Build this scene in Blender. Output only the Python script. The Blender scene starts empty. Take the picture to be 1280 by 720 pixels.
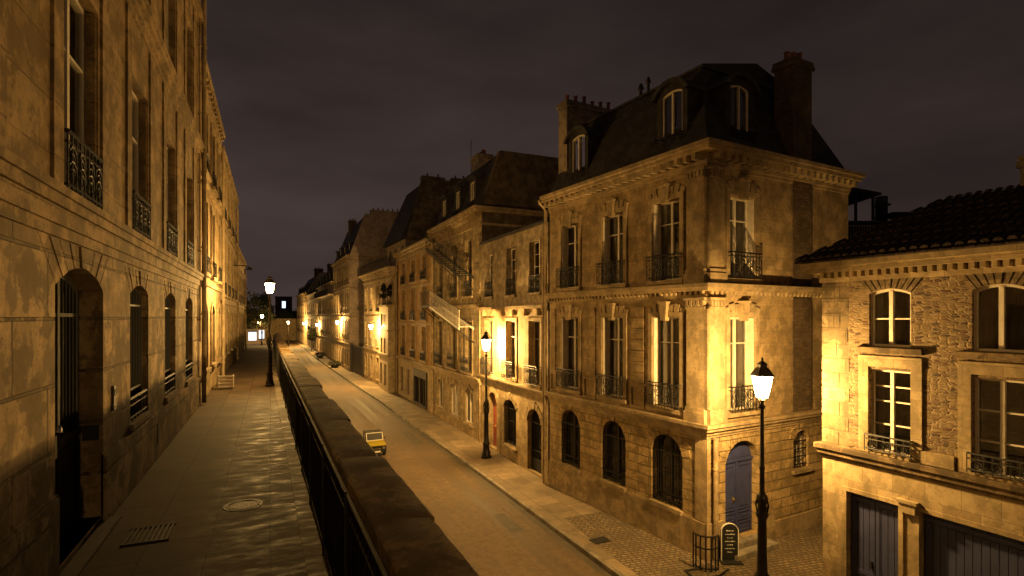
import bpy, bmesh, math, random
from mathutils import Vector, Matrix
from mathutils.geometry import tessellate_polygon
random.seed(7)
R = math.radians
sc = bpy.context.scene
COL = sc.collection

# ------------------------------------------------------------------ camera
YAW = 23.76
EYE = 2.5
cam_d = bpy.data.cameras.new('camera')
cam = bpy.data.objects.new('camera', cam_d)
COL.objects.link(cam)
cam.location = (0, 0, EYE)
cam.rotation_euler = (R(90), 0, R(-YAW))
cam_d.sensor_width = 36
cam_d.lens = 686 / 1280 * 36
cam_d.shift_y = 36 / 1280
cam_d.clip_start = 0.05
cam_d.clip_end = 3000
sc.camera = cam

# ------------------------------------------------------------------ world: overcast night sky lit by the town
w = bpy.data.worlds.new('World')
sc.world = w
w.use_nodes = True
nt = w.node_tree
nt.nodes.clear()
def nn(t, typ, **kw):
    n = t.nodes.new(typ)
    for k, v in kw.items():
        setattr(n, k, v)
    return n
wo = nn(nt, 'ShaderNodeOutputWorld')
bg = nn(nt, 'ShaderNodeBackground')
tc = nn(nt, 'ShaderNodeTexCoord')
sep = nn(nt, 'ShaderNodeSeparateXYZ')
nt.links.new(tc.outputs['Generated'], sep.inputs[0])
rp = nn(nt, 'ShaderNodeValToRGB')
e = rp.color_ramp.elements
e[0].position = 0.0; e[0].color = (0.066, 0.044, 0.040, 1)
e[1].position = 0.75; e[1].color = (0.017, 0.0128, 0.0118, 1)
m_ = rp.color_ramp.elements.new(0.28); m_.color = (0.046, 0.0315, 0.0285, 1)
nt.links.new(sep.outputs['Z'], rp.inputs['Fac'])
# a broad glow over the far end of the street, darker to the east
mr = nn(nt, 'ShaderNodeMapRange')
mr.inputs['From Min'].default_value = -0.4; mr.inputs['From Max'].default_value = 1.0
mr.inputs['To Min'].default_value = 1.0; mr.inputs['To Max'].default_value = 0.44
nt.links.new(sep.outputs['X'], mr.inputs['Value'])
mp = nn(nt, 'ShaderNodeMapping'); mp.inputs['Scale'].default_value = (1.2, 1.2, 4.0)
nt.links.new(tc.outputs['Generated'], mp.inputs[0])
nz = nn(nt, 'ShaderNodeTexNoise'); nz.inputs['Scale'].default_value = 2.2; nz.inputs['Detail'].default_value = 5
nt.links.new(mp.outputs[0], nz.inputs['Vector'])
mr2 = nn(nt, 'ShaderNodeMapRange')
mr2.inputs['From Min'].default_value = 0.3; mr2.inputs['From Max'].default_value = 0.7
mr2.inputs['To Min'].default_value = 0.72; mr2.inputs['To Max'].default_value = 1.28
nt.links.new(nz.outputs['Fac'], mr2.inputs['Value'])
mu = nn(nt, 'ShaderNodeMath', operation='MULTIPLY')
nt.links.new(mr.outputs[0], mu.inputs[0]); nt.links.new(mr2.outputs[0], mu.inputs[1])
nt.links.new(rp.outputs['Color'], bg.inputs['Color'])
nt.links.new(mu.outputs[0], bg.inputs['Strength'])
nt.links.new(bg.outputs[0], wo.inputs[0])

# ------------------------------------------------------------------ exposure and render
sc.view_settings.view_transform = 'Standard'
sc.view_settings.look = 'None'
sc.view_settings.exposure = 0.2
sc.view_settings.gamma = 1.0
try:
    sc.cycles.use_denoising = True
    sc.cycles.max_bounces = 5
    sc.cycles.diffuse_bounces = 3
    sc.cycles.glossy_bounces = 2
    sc.cycles.transparent_max_bounces = 12
    sc.cycles.sample_clamp_indirect = 4.0
    sc.cycles.caustics_reflective = False
    sc.cycles.caustics_refractive = False
except Exception:
    pass
SODIUM = (1.0, 0.575, 0.165)
P_STREET = 2200
P_WALK = 1500

G = -4.4          # level of the low street's pavement
ROAD = -4.52

# ------------------------------------------------------------------ materials
def new_mat(name):
    m = bpy.data.materials.new(name)
    m.use_nodes = True
    t = m.node_tree
    t.nodes.clear()
    out = nn(t, 'ShaderNodeOutputMaterial')
    b = nn(t, 'ShaderNodeBsdfPrincipled')
    t.links.new(b.outputs[0], out.inputs[0])
    return m, t, b, out
def mix(t, fac, a, b, mode='MIX'):
    n = nn(t, 'ShaderNodeMix', data_type='RGBA', blend_type=mode)
    for sock, v in ((n.inputs[0], fac), (n.inputs[6], a), (n.inputs[7], b)):
        if hasattr(v, 'links') or isinstance(v, bpy.types.NodeSocket):
            t.links.new(v, sock)
        elif isinstance(v, (int, float)):
            sock.default_value = v
        else:
            sock.default_value = (*v, 1) if len(v) == 3 else v
    return n.outputs[2]
def noise(t, vec, scale, detail=4, rough=.55):
    n = nn(t, 'ShaderNodeTexNoise')
    n.inputs['Scale'].default_value = scale
    n.inputs['Detail'].default_value = detail
    n.inputs['Roughness'].default_value = rough
    t.links.new(vec, n.inputs['Vector'])
    return n.outputs['Fac']
def ramp(t, v, a, b, ca=0.0, cb=1.0):
    n = nn(t, 'ShaderNodeMapRange')
    n.inputs['From Min'].default_value = a; n.inputs['From Max'].default_value = b
    n.inputs['To Min'].default_value = ca; n.inputs['To Max'].default_value = cb
    t.links.new(v, n.inputs['Value'])
    return n.outputs[0]
def math_(t, op, a, b):
    n = nn(t, 'ShaderNodeMath', operation=op)
    for s, v in ((n.inputs[0], a), (n.inputs[1], b)):
        if isinstance(v, (int, float)): s.default_value = v
        else: t.links.new(v, s)
    return n.outputs[0]
def mul(c, k): return tuple(x * k for x in c)

def wall_vec(t, flat=False):
    tcn = nn(t, 'ShaderNodeTexCoord')
    if flat:
        return tcn.outputs['Object'], tcn.outputs['Object']
    s = nn(t, 'ShaderNodeSeparateXYZ'); t.links.new(tcn.outputs['Object'], s.inputs[0])
    a = math_(t, 'ADD', s.outputs['X'], s.outputs['Y'])
    c = nn(t, 'ShaderNodeCombineXYZ')
    t.links.new(a, c.inputs[0]); t.links.new(s.outputs['Z'], c.inputs[1])
    return c.outputs[0], tcn.outputs['Object']

def masonry(name, base, bw=0.9, bh=0.36, mortar=0.012, var=0.25, joint=0.55, bump=0.35, stain=0.55,
            blotch=0.35, rough=0.85, flat=False, grain=0.02, squash=1.0, pit=0.0, patch=0.0, distort=0.0, angle=0):
    m, t, b, out = new_mat(name)
    v, o = wall_vec(t, flat)
    if angle:
        mp = nn(t, 'ShaderNodeMapping'); mp.inputs['Rotation'].default_value = (0, 0, R(angle))
        t.links.new(v, mp.inputs[0]); v = mp.outputs[0]
    if distort:
        dn = nn(t, 'ShaderNodeTexNoise'); dn.inputs['Scale'].default_value = 3.0
        t.links.new(v, dn.inputs['Vector'])
        vm = nn(t, 'ShaderNodeVectorMath', operation='MULTIPLY_ADD')
        t.links.new(dn.outputs['Color'], vm.inputs[0]); vm.inputs[1].default_value = (distort,) * 3
        t.links.new(v, vm.inputs[2]); v = vm.outputs[0]
    br = nn(t, 'ShaderNodeTexBrick')
    br.offset = 0.5; br.squash = squash; br.squash_frequency = 3
    br.inputs['Scale'].default_value = 1.0
    br.inputs['Brick Width'].default_value = bw
    br.inputs['Row Height'].default_value = bh
    br.inputs['Mortar Size'].default_value = mortar
    br.inputs['Mortar Smooth'].default_value = 0.35
    br.inputs['Bias'].default_value = 0.0
    t.links.new(v, br.inputs['Vector'])
    hi = tuple(min(1, x * (1 + var)) for x in base); lo = mul(base, 1 - var)
    br.inputs['Color1'].default_value = (*hi, 1)
    br.inputs['Color2'].default_value = (lo[0], lo[1] * .96, lo[2] * .9, 1)
    br.inputs['Mortar'].default_value = (*mul(base, joint), 1)
    c = br.outputs['Color']
    n1 = noise(t, o, 0.55, 6, .65)
    c = mix(t, ramp(t, n1, .46, .64, 0, stain), c, mul(base, .32), 'MIX')
    n2 = noise(t, o, 2.2, 9, .68)
    c = mix(t, ramp(t, n2, .51, .545, 0, min(1, blotch * 1.5)), c, mul(base, .50))
    c = mix(t, ramp(t, n2, .45, .42, 0, blotch), c, tuple(min(1, x * 1.4) for x in base))
    n4 = noise(t, o, 9.0, 5, .7)
    c = mix(t, ramp(t, n4, .50, .64, 0, min(.8, blotch * 1.1)), c, mul(base, .42))
    if patch:
        n5 = noise(t, o, 1.3, 10, .62)
        c = mix(t, ramp(t, n5, .51, .53, 0, min(1, patch * 1.5)), c, mul(base, .36))
    n3 = noise(t, o, 26, 4, .7)
    c = mix(t, 0.35, c, mix(t, n3, (0.35,) * 3, (1.0,) * 3), 'MULTIPLY')
    if not flat:
        ms = nn(t, 'ShaderNodeMapping'); ms.inputs['Scale'].default_value = (3.2, 3.2, .22)
        t.links.new(o, ms.inputs[0])
        n6 = noise(t, ms.outputs[0], 1.0, 4, .65)
        c = mix(t, ramp(t, n6, .54, .70, 0, .35), c, mul(base, .35))
    t.links.new(c, b.inputs['Base Color'])
    b.inputs['Roughness'].default_value = rough
    b.inputs['Specular IOR Level'].default_value = 0.25
    inv = math_(t, 'SUBTRACT', 1.0, br.outputs['Fac'])
    h = math_(t, 'ADD', math_(t, 'MULTIPLY', inv, 1.0), math_(t, 'MULTIPLY', n3, 0.22))
    h = math_(t, 'ADD', h, math_(t, 'MULTIPLY', n2, 0.25 + pit * .5))
    bp = nn(t, 'ShaderNodeBump'); bp.inputs['Strength'].default_value = bump
    bp.inputs['Distance'].default_value = grain
    t.links.new(h, bp.inputs['Height'])
    t.links.new(bp.outputs[0], b.inputs['Normal'])
    return m

def rubble_mat():
    m, t, b, out = new_mat('old_rubble_stone')
    v, o = wall_vec(t)
    dn = nn(t, 'ShaderNodeTexNoise'); dn.inputs['Scale'].default_value = 5.0; t.links.new(v, dn.inputs['Vector'])
    vm = nn(t, 'ShaderNodeVectorMath', operation='MULTIPLY_ADD'); vm.inputs[1].default_value = (.06,) * 3
    t.links.new(dn.outputs['Color'], vm.inputs[0]); t.links.new(v, vm.inputs[2])
    mp = nn(t, 'ShaderNodeMapping'); mp.inputs['Scale'].default_value = (6.5, 21, 1); t.links.new(vm.outputs[0], mp.inputs[0])
    vo = nn(t, 'ShaderNodeTexVoronoi'); vo.inputs['Scale'].default_value = 1.0; vo.voronoi_dimensions = '2D'; vo.inputs['Randomness'].default_value = .8
    ve = nn(t, 'ShaderNodeTexVoronoi', feature='DISTANCE_TO_EDGE'); ve.inputs['Scale'].default_value = 1.0; ve.voronoi_dimensions = '2D'; ve.inputs['Randomness'].default_value = .8
    t.links.new(mp.outputs[0], vo.inputs['Vector']); t.links.new(mp.outputs[0], ve.inputs['Vector'])
    sx = nn(t, 'ShaderNodeSeparateColor'); t.links.new(vo.outputs['Color'], sx.inputs[0])
    rr = nn(t, 'ShaderNodeValToRGB'); rr.color_ramp.interpolation = 'CONSTANT'
    el = rr.color_ramp.elements; el[0].position = 0; el[0].color = (.22, .155, .08, 1); el[1].position = .88; el[1].color = (.09, .04, .02, 1)
    for p_, c_ in ((.25, (.17, .115, .055, 1)), (.45, (.26, .185, .10, 1)), (.62, (.15, .095, .05, 1)), (.76, (.055, .033, .018, 1))):
        q = el.new(p_); q.color = c_
    t.links.new(sx.outputs[0], rr.inputs['Fac'])
    edge = ramp(t, ve.outputs['Distance'], .04, .14)
    c = mix(t, edge, (.24, .17, .09), rr.outputs['Color'])
    n2 = noise(t, o, 3.0, 5, .7); n3 = noise(t, o, 30, 4, .7)
    c = mix(t, ramp(t, n2, .50, .62, 0, .7), c, (.24, .17, .09))
    c = mix(t, ramp(t, n2, .46, .38, 0, .5), c, (.14, .09, .045))
    c = mix(t, .45, c, mix(t, n3, (.3,) * 3, (1.0,) * 3), 'MULTIPLY')
    t.links.new(c, b.inputs['Base Color']); b.inputs['Roughness'].default_value = .9
    h = math_(t, 'ADD', math_(t, 'MULTIPLY', edge, .8), math_(t, 'MULTIPLY', n3, .5))
    bp = nn(t, 'ShaderNodeBump'); bp.inputs['Strength'].default_value = .9; bp.inputs['Distance'].default_value = .014
    t.links.new(h, bp.inputs['Height']); t.links.new(bp.outputs[0], b.inputs['Normal'])
    return m

def plain(name, base, rough=0.6, metal=0.0, var=0.3, scale=4.0, bump=0.15, dirt=0.3, spec=0.4):
    m, t, b, out = new_mat(name)
    tcn = nn(t, 'ShaderNodeTexCoord'); o = tcn.outputs['Object']
    n1 = noise(t, o, scale, 5, .6)
    c = mix(t, ramp(t, n1, .3, .7), mul(base, 1 - var), tuple(min(1, x * (1 + var)) for x in base))
    n2 = noise(t, o, scale * .35, 4, .7)
    c = mix(t, ramp(t, n2, .5, .7, 0, dirt), c, mul(base, .35))
    t.links.new(c, b.inputs['Base Color'])
    b.inputs['Roughness'].default_value = rough
    b.inputs['Metallic'].default_value = metal
    b.inputs['Specular IOR Level'].default_value = spec
    if bump:
        n3 = noise(t, o, scale * 9, 4, .6)
        bp = nn(t, 'ShaderNodeBump'); bp.inputs['Strength'].default_value = bump; bp.inputs['Distance'].default_value = .01
        t.links.new(n3, bp.inputs['Height']); t.links.new(bp.outputs[0], b.inputs['Normal'])
    return m

M = {}
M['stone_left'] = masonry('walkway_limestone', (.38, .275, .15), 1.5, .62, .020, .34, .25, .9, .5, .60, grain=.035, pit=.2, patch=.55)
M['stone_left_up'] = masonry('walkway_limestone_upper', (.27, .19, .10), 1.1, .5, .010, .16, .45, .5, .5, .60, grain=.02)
M['stone_smooth'] = masonry('dressed_limestone', (.38, .29, .17), 1.3, 3.0, .004, .08, .7, .25, .45, .35, grain=.012)
M['stone_rust'] = masonry('rusticated_limestone', (.40, .29, .145), .95, .30, .016, .20, .30, .8, .35, .45, grain=.05, pit=.5)
M['stone_corner'] = masonry('corner_house_limestone', (.36, .265, .145), .85, .38, .008, .14, .55, .4, .45, .40, grain=.02)
M['stone_b'] = masonry('grey_limestone', (.36, .29, .19), .8, .4, .003, .08, .75, .25, .75, .50, grain=.015)
M['stone_c'] = masonry('weathered_limestone', (.38, .30, .18), .7, .32, .012, .2, .4, .6, .5, .45, grain=.04)
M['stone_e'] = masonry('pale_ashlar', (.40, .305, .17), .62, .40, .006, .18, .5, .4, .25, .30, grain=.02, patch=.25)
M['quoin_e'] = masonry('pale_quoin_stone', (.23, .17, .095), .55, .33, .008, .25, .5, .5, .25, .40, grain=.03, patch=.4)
M['rubble'] = rubble_mat()
M['mossy_string'] = masonry('weathered_string_stone', (.20, .14, .075), .9, 3, .006, .2, .5, .5, .5, .6, grain=.02, patch=.6)
M['brick'] = masonry('chimney_brick', (.14, .10, .062), .22, .075, .01, .3, .8, .6, .4, .3, grain=.02)
M['plaster_orange'] = masonry('ochre_plaster', (.46, .29, .12), 3, 3, .002, .03, .9, .2, .5, .3, grain=.01)
M['plaster_grey'] = masonry('grey_plaster', (.30, .25, .20), 3, 3, .002, .03, .9, .2, .8, .4, grain=.01)
M['plaster_dark'] = masonry('dark_plaster', (.13, .10, .07), 3, 3, .002, .03, .9, .2, .8, .5, grain=.01)  # darker plaster tone for gables, side walls and stacks
M['plaster_pink'] = masonry('pink_grey_plaster', (.36, .29, .24), 4, 4, .002, .03, .9, .15, .4, .25, grain=.01)
M['plaster_cream'] = masonry('cream_plaster', (.46, .37, .24), 3, 3, .002, .03, .9, .2, .4, .25, grain=.01)
M['slate'] = masonry('roof_slate', (.045, .040, .038), .25, .16, .006, .35, .5, .5, .4, .3, rough=.65, grain=.015)
M['zinc'] = masonry('roof_zinc', (.055, .052, .05), .6, 6, .02, .15, .6, .6, .4, .3, rough=.5, grain=.03)
M['tile'] = masonry('roof_tile', (.05, .030, .022), .20, .30, .03, .5, .35, 1.0, .5, .4, grain=.06)
M['pot'] = plain('terracotta', (.22, .09, .05), .85)
M['iron'] = plain('black_iron', (.012, .011, .010), .6, .1, .3, 8, .1, .2)
M['cover_iron'] = plain('worn_cover_iron', (.09, .075, .06), .55, .3, .3, 20, .6, .4)
M['lamp_iron'] = plain('lamp_post_paint', (.018, .014, .011), .38, .4, .3, 8, .1, .2)
M['white_wood'] = plain('white_painted_wood', (.62, .56, .46), .5, 0, .12, 5, .1, .25)
M['grey_wood'] = plain('grey_painted_wood', (.26, .21, .16), .6, 0, .15, 5, .1, .3)
M['blue_door'] = plain('blue_painted_wood', (.034, .042, .125), .45, 0, .15, 4, .12, .2)
M['navy_door'] = plain('slate_blue_boards', (.036, .042, .105), .55, 0, .18, 4, .15, .3)
M['red_door'] = plain('red_brown_door_wood', (.26, .06, .03), .5, 0, .2, 4, .1, .3)
M['dark_wood'] = plain('dark_shop_wood', (.035, .028, .022), .5)
M['brass'] = plain('brass', (.55, .42, .18), .3, .9, .1, 9, 0, .1)
M['curtain'] = plain('net_curtain', (.70, .62, .5), .9, 0, .15, 3, .1, .1)
M['dim_curtain'] = plain('grey_net_curtain', (.21, .18, .15), .9, 0, .2, 3, .1, .1)
M['black_board'] = plain('black_board', (.015, .015, .014), .5)
M['chalk'] = plain('chalk', (.6, .6, .55), .9)
M['white_paint'] = plain('white_paint', (.72, .68, .6), .5, 0, .08, 4, .05, .15)
M['yellow_paint'] = plain('yellow_car_paint', (.33, .26, .025), .25, 0, .05, 3, 0, .05)
M['black_paint'] = plain('black_car_paint', (.012, .012, .012), .25, 0, .05, 3, 0, .05)
M['rubber'] = plain('rubber', (.012, .012, .012), .85)
M['chrome'] = plain('chrome', (.6, .6, .6), .2, 1, .05, 3, 0, .1)
M['leaf'] = plain('dark_leaves', (.022, .028, .010), .8, 0, .5, 1.5, 0, .3)
M['bark'] = plain('bark', (.07, .05, .035), .9, 0, .3, 5, .4, .3)
M['flag_dark'] = plain('dark_building', (.045, .038, .034), .85, 0, .2, 2, .1, .3)

def glass_mat(name, dark=0.0):
    m, t, b, out = new_mat(name)
    t.nodes.remove(b)
    tr = nn(t, 'ShaderNodeBsdfTransparent'); tr.inputs[0].default_value = (.82, .82, .80, 1)
    gl = nn(t, 'ShaderNodeBsdfGlossy'); gl.inputs['Roughness'].default_value = .06
    gl.inputs['Color'].default_value = (.9, .9, .9, 1)
    tcn = nn(t, 'ShaderNodeTexCoord')
    n1 = noise(t, tcn.outputs['Object'], 1.6, 2)
    bp = nn(t, 'ShaderNodeBump'); bp.inputs['Strength'].default_value = .08; bp.inputs['Distance'].default_value = .05
    t.links.new(n1, bp.inputs['Height']); t.links.new(bp.outputs[0], gl.inputs['Normal'])
    lw = nn(t, 'ShaderNodeLayerWeight'); lw.inputs['Blend'].default_value = .35
    f = ramp(t, lw.outputs['Fresnel'], 0, 1, .10, .9)
    mx = nn(t, 'ShaderNodeMixShader')
    t.links.new(f, mx.inputs[0]); t.links.new(tr.outputs[0], mx.inputs[1]); t.links.new(gl.outputs[0], mx.inputs[2])
    t.links.new(mx.outputs[0], out.inputs[0])
    return m
M['glass'] = glass_mat('window_glass')
def emit_mat(name, col, strength, clear=True):
    m, t, b, out = new_mat(name)
    t.nodes.remove(b)
    em = nn(t, 'ShaderNodeEmission'); em.inputs[0].default_value = (*col, 1); em.inputs[1].default_value = strength
    if clear:
        tr = nn(t, 'ShaderNodeBsdfTransparent')
        ad = nn(t, 'ShaderNodeAddShader')
        t.links.new(em.outputs[0], ad.inputs[0]); t.links.new(tr.outputs[0], ad.inputs[1])
        t.links.new(ad.outputs[0], out.inputs[0])
        m.cycles.emission_sampling = 'NONE'
    else:
        t.links.new(em.outputs[0], out.inputs[0])
    return m
M['lamp_glass'] = emit_mat('lit_lantern_glass', (1.0, .80, .42), 22.0)
M['shop_light'] = emit_mat('lit_shop_window', (.85, .92, 1.0), 1.3, False)
M['far_window'] = emit_mat('far_lit_window', (.55, .72, 1.0), 2.2, False)
M['warm_window'] = emit_mat('warm_lit_window', (1.0, .66, .25), 1.6, False)

# paving of the high walkway: worn slabs with damp, glossy patches
def paving(name, base, bw, bh, wet=True, angle=90, mortar=.01, bump=.5, joint=.35):
    m, t, b, out = new_mat(name)
    tcn = nn(t, 'ShaderNodeTexCoord'); o = tcn.outputs['Object']
    mp = nn(t, 'ShaderNodeMapping'); mp.inputs['Rotation'].default_value = (0, 0, R(angle))
    t.links.new(o, mp.inputs[0])
    br = nn(t, 'ShaderNodeTexBrick'); br.offset = .37; br.squash = .8; br.squash_frequency = 2
    br.inputs['Scale'].default_value = 1; br.inputs['Brick Width'].default_value = bw; br.inputs['Row Height'].default_value = bh
    br.inputs['Mortar Size'].default_value = mortar; br.inputs['Mortar Smooth'].default_value = .3
    br.inputs['Color1'].default_value = (*mul(base, 1.2), 1); br.inputs['Color2'].default_value = (*mul(base, .78), 1)
    br.inputs['Mortar'].default_value = (*mul(base, joint), 1)
    t.links.new(mp.outputs[0], br.inputs['Vector'])
    n1 = noise(t, o, .8, 6, .65); n2 = noise(t, o, 3.5, 6, .7); n3 = noise(t, o, 40, 3, .6)
    c = mix(t, ramp(t, n1, .44, .60, 0, .6), br.outputs['Color'], mul(base, .42))
    c = mix(t, ramp(t, n2, .50, .66, 0, .45), c, mul(base, .55))
    c = mix(t, .3, c, mix(t, n3, (.3,) * 3, (1,) * 3), 'MULTIPLY')
    t.links.new(c, b.inputs['Base Color'])
    if wet:
        mw = nn(t, 'ShaderNodeMapping'); mw.inputs['Scale'].default_value = (1.6, 4.5, 1); t.links.new(o, mw.inputs[0])
        n4 = noise(t, mw.outputs[0], 1.3, 8, .7)
        sx = nn(t, 'ShaderNodeSeparateXYZ'); t.links.new(o, sx.inputs[0])
        damp = math_(t, 'MULTIPLY', ramp(t, sx.outputs['X'], -1.0, -.25), ramp(t, n4, .46, .70))
        t.links.new(ramp(t, damp, 0, 1, .78, .46), b.inputs['Roughness'])
    else:
        b.inputs['Roughness'].default_value = .8
    b.inputs['Specular IOR Level'].default_value = .30
    inv = math_(t, 'SUBTRACT', 1.0, br.outputs['Fac'])
    h = math_(t, 'ADD', math_(t, 'MULTIPLY', inv, .8), math_(t, 'MULTIPLY', noise(t, o, 16, 6, .75), .12))
    h = math_(t, 'ADD', h, math_(t, 'MULTIPLY', n3, .12))
    bp = nn(t, 'ShaderNodeBump'); bp.inputs['Strength'].default_value = bump; bp.inputs['Distance'].default_value = .02
    t.links.new(h, bp.inputs['Height']); t.links.new(bp.outputs[0], b.inputs['Normal'])
    return m
M['walk'] = paving('walkway_slabs', (.095, .063, .036), .95, .62, True, 90, .014, .20, .22)
M['pavement'] = paving('street_pavement', (.26, .195, .12), 1.1, .9, False, 90)
M['cobble'] = paving('cobbles', (.22, .165, .10), .22, .13, False, 8, .02, 1.0, .3)
M['kerb'] = masonry('granite_kerb', (.26, .23, .18), 1.1, 9, .012, .12, .4, .4, .4, .4, grain=.02, flat=True)
M['edging'] = paving('edge_stone', (.20, .165, .12), .9, 4, True, 90)
M['coping'] = masonry('mossy_coping_stone', (.38, .265, .13), 5, 5, .002, .03, .8, .7, .5, .65, flat=True, grain=.025, pit=.3, patch=.6)
M['retaining'] = masonry('retaining_wall_stone', (.30, .24, .16), .7, .34, .014, .2, .4, .6, .5, .4, grain=.03)

def asphalt():
    m, t, b, out = new_mat('road_asphalt')
    tcn = nn(t, 'ShaderNodeTexCoord'); o = tcn.outputs['Object']
    base = (.15, .102, .057)
    mp = nn(t, 'ShaderNodeMapping'); mp.inputs['Scale'].default_value = (2.2, .04, 1)
    t.links.new(o, mp.inputs[0])
    streak = noise(t, mp.outputs[0], 1.0, 5, .6)
    n1 = noise(t, o, .25, 6, .6); n2 = noise(t, o, 70, 3, .7)
    c = mix(t, ramp(t, streak, .35, .65), mul(base, .72), mul(base, 1.30))
    n7 = noise(t, o, 5, 6, .75)
    c = mix(t, ramp(t, n7, .42, .62, 0, .55), c, mul(base, .55))
    c = mix(t, ramp(t, n1, .45, .7, 0, .45), c, mul(base, .5))
    c = mix(t, .5, c, mix(t, n2, (.3,) * 3, (1,) * 3), 'MULTIPLY')
    vo = nn(t, 'ShaderNodeTexVoronoi', feature='DISTANCE_TO_EDGE'); vo.inputs['Scale'].default_value = .30
    dn = nn(t, 'ShaderNodeTexNoise'); dn.inputs['Scale'].default_value = 1.2; dn.inputs['Detail'].default_value = 6
    t.links.new(o, dn.inputs['Vector'])
    vm = nn(t, 'ShaderNodeVectorMath', operation='MULTIPLY_ADD'); vm.inputs[1].default_value = (1.6,) * 3
    t.links.new(dn.outputs['Color'], vm.inputs[0]); t.links.new(o, vm.inputs[2])
    t.links.new(vm.outputs[0], vo.inputs['Vector'])
    c = mix(t, ramp(t, vo.outputs['Distance'], .0, .010, .6, 0), c, mul(base, .35))
    t.links.new(c, b.inputs['Base Color'])
    t.links.new(ramp(t, streak, .3, .7, .65, .85), b.inputs['Roughness']); b.inputs['Specular IOR Level'].default_value = .25
    bp = nn(t, 'ShaderNodeBump'); bp.inputs['Strength'].default_value = .35; bp.inputs['Distance'].default_value = .008
    t.links.new(n2, bp.inputs['Height']); t.links.new(bp.outputs[0], b.inputs['Normal'])
    return m
M['asphalt'] = asphalt()
M['asphalt_patch'] = plain('patched_asphalt', (.065, .052, .034), .8, 0, .25, 3, .4, .3)
M['ground'] = plain('bare_ground', (.10, .085, .06), .9, 0, .3, .3, .3, .3)

# ------------------------------------------------------------------ mesh builder
class Face:
    """a vertical plane of a building, in the building's own space: u along, z up, w outward"""
    def __init__(s, o, d, n): s.o, s.d, s.n = o, d, n
    def p(s, u, z, w): return (s.o[0] + s.d[0] * u + s.n[0] * w, s.o[1] + s.d[1] * u + s.n[1] * w, z)
IDF = Face((0, 0), (1, 0), (0, -1))
class MB:
    def __init__(s): s.v, s.f = [], []
    def add(s, vs, fs):
        k = len(s.v); s.v += [tuple(p) for p in vs]; s.f += [tuple(i + k for i in f) for f in fs]; return s
    def box(s, F, u0, u1, z0, z1, w0, w1):
        vs = [F.p(u, z, w) for z in (z0, z1) for (u, w) in ((u0, w0), (u1, w0), (u1, w1), (u0, w1))]
        return s.add(vs, [(0, 1, 2, 3), (4, 5, 6, 7), (0, 1, 5, 4), (1, 2, 6, 5), (2, 3, 7, 6), (3, 0, 4, 7)])
    def bx(s, x0, x1, y0, y1, z0, z1):
        return s.box(Face((0, 0), (1, 0), (0, 1)), x0, x1, z0, z1, y0, y1)
    def prism(s, F, pts, w0, w1):
        n = len(pts)
        vs = [F.p(u, z, w0) for u, z in pts] + [F.p(u, z, w1) for u, z in pts]
        return s.add(vs, [tuple(range(n)), tuple(range(n, 2 * n))] + [(i, (i + 1) % n, (i + 1) % n + n, i + n) for i in range(n)])
    def ring(s, F, A, B, w0, w1):
        n = len(A)
        vs = [F.p(u, z, w) for w in (w0, w1) for L in (A, B) for u, z in L]
        fs = []
        for i in range(n):
            j = (i + 1) % n
            fs += [(i, j, n + j, n + i), (2 * n + i, 2 * n + j, 3 * n + j, 3 * n + i), (i, j, 2 * n + j, 2 * n + i), (n + i, n + j, 3 * n + j, 3 * n + i)]
        return s.add(vs, fs)
    def poly(s, F, pts, w):
        return s.add([F.p(u, z, w) for u, z in pts], [tuple(range(len(pts)))])
    def lathe(s, prof, n=16, c=(0, 0, 0), rot=0):
        vs = []
        for r, z in prof:
            vs += [(c[0] + r * math.cos(2 * math.pi * i / n + rot), c[1] + r * math.sin(2 * math.pi * i / n + rot), c[2] + z) for i in range(n)]
        fs = []
        for k in range(len(prof) - 1):
            fs += [(k * n + i, k * n + (i + 1) % n, (k + 1) * n + (i + 1) % n, (k + 1) * n + i) for i in range(n)]
        fs += [tuple(range(n)), tuple(range((len(prof) - 1) * n, len(prof) * n))]
        return s.add(vs, fs)
    def tube(s, pts, r, n=8, closed=False):
        P = [Vector(p) for p in pts]; N = len(P); vs = []
        for i, p in enumerate(P):
            if closed: d = P[(i + 1) % N] - P[i - 1]
            else: d = P[min(i + 1, N - 1)] - P[max(i - 1, 0)]
            d.normalize()
            a = Vector((0, 0, 1)) if abs(d.z) < .9 else Vector((1, 0, 0))
            x = d.cross(a).normalized(); y = d.cross(x)
            vs += [p + (x * math.cos(2 * math.pi * k / n + .4) + y * math.sin(2 * math.pi * k / n + .4)) * r for k in range(n)]
        fs = []
        for i in range(N if closed else N - 1):
            j = (i + 1) % N
            fs += [(i * n + k, i * n + (k + 1) % n, j * n + (k + 1) % n, j * n + k) for k in range(n)]
        if not closed: fs += [tuple(range(n)), tuple(range((N - 1) * n, N * n))]
        return s.add(vs, fs)
    def build(s, name, mat, parent=None, smooth=False, bevel=0, loc=None):
        me = bpy.data.meshes.new(name)
        me.from_pydata(s.v, [], s.f)
        bm = bmesh.new(); bm.from_mesh(me)
        bmesh.ops.recalc_face_normals(bm, faces=bm.faces)
        if bevel: bmesh.ops.bevel(bm, geom=[e for e in bm.edges if e.is_manifold and e.calc_face_angle(0) > .6], offset=bevel, segments=2, affect='EDGES', clamp_overlap=True)
        bm.to_mesh(me); bm.free()
        if smooth:
            for p in me.polygons: p.use_smooth = True
            try: me.set_sharp_from_angle(angle=R(40))
            except Exception: pass
        me.materials.append(M[mat] if isinstance(mat, str) else mat)
        o = bpy.data.objects.new(name, me); COL.objects.link(o)
        if parent: o.parent = parent
        if loc: o.location = loc
        return o
def tag(o, label=None, cat=None, group=None, kind=None):
    if label: o['label'] = label
    if cat: o['category'] = cat
    if group: o['group'] = group
    if kind: o['kind'] = kind
    return o
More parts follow.
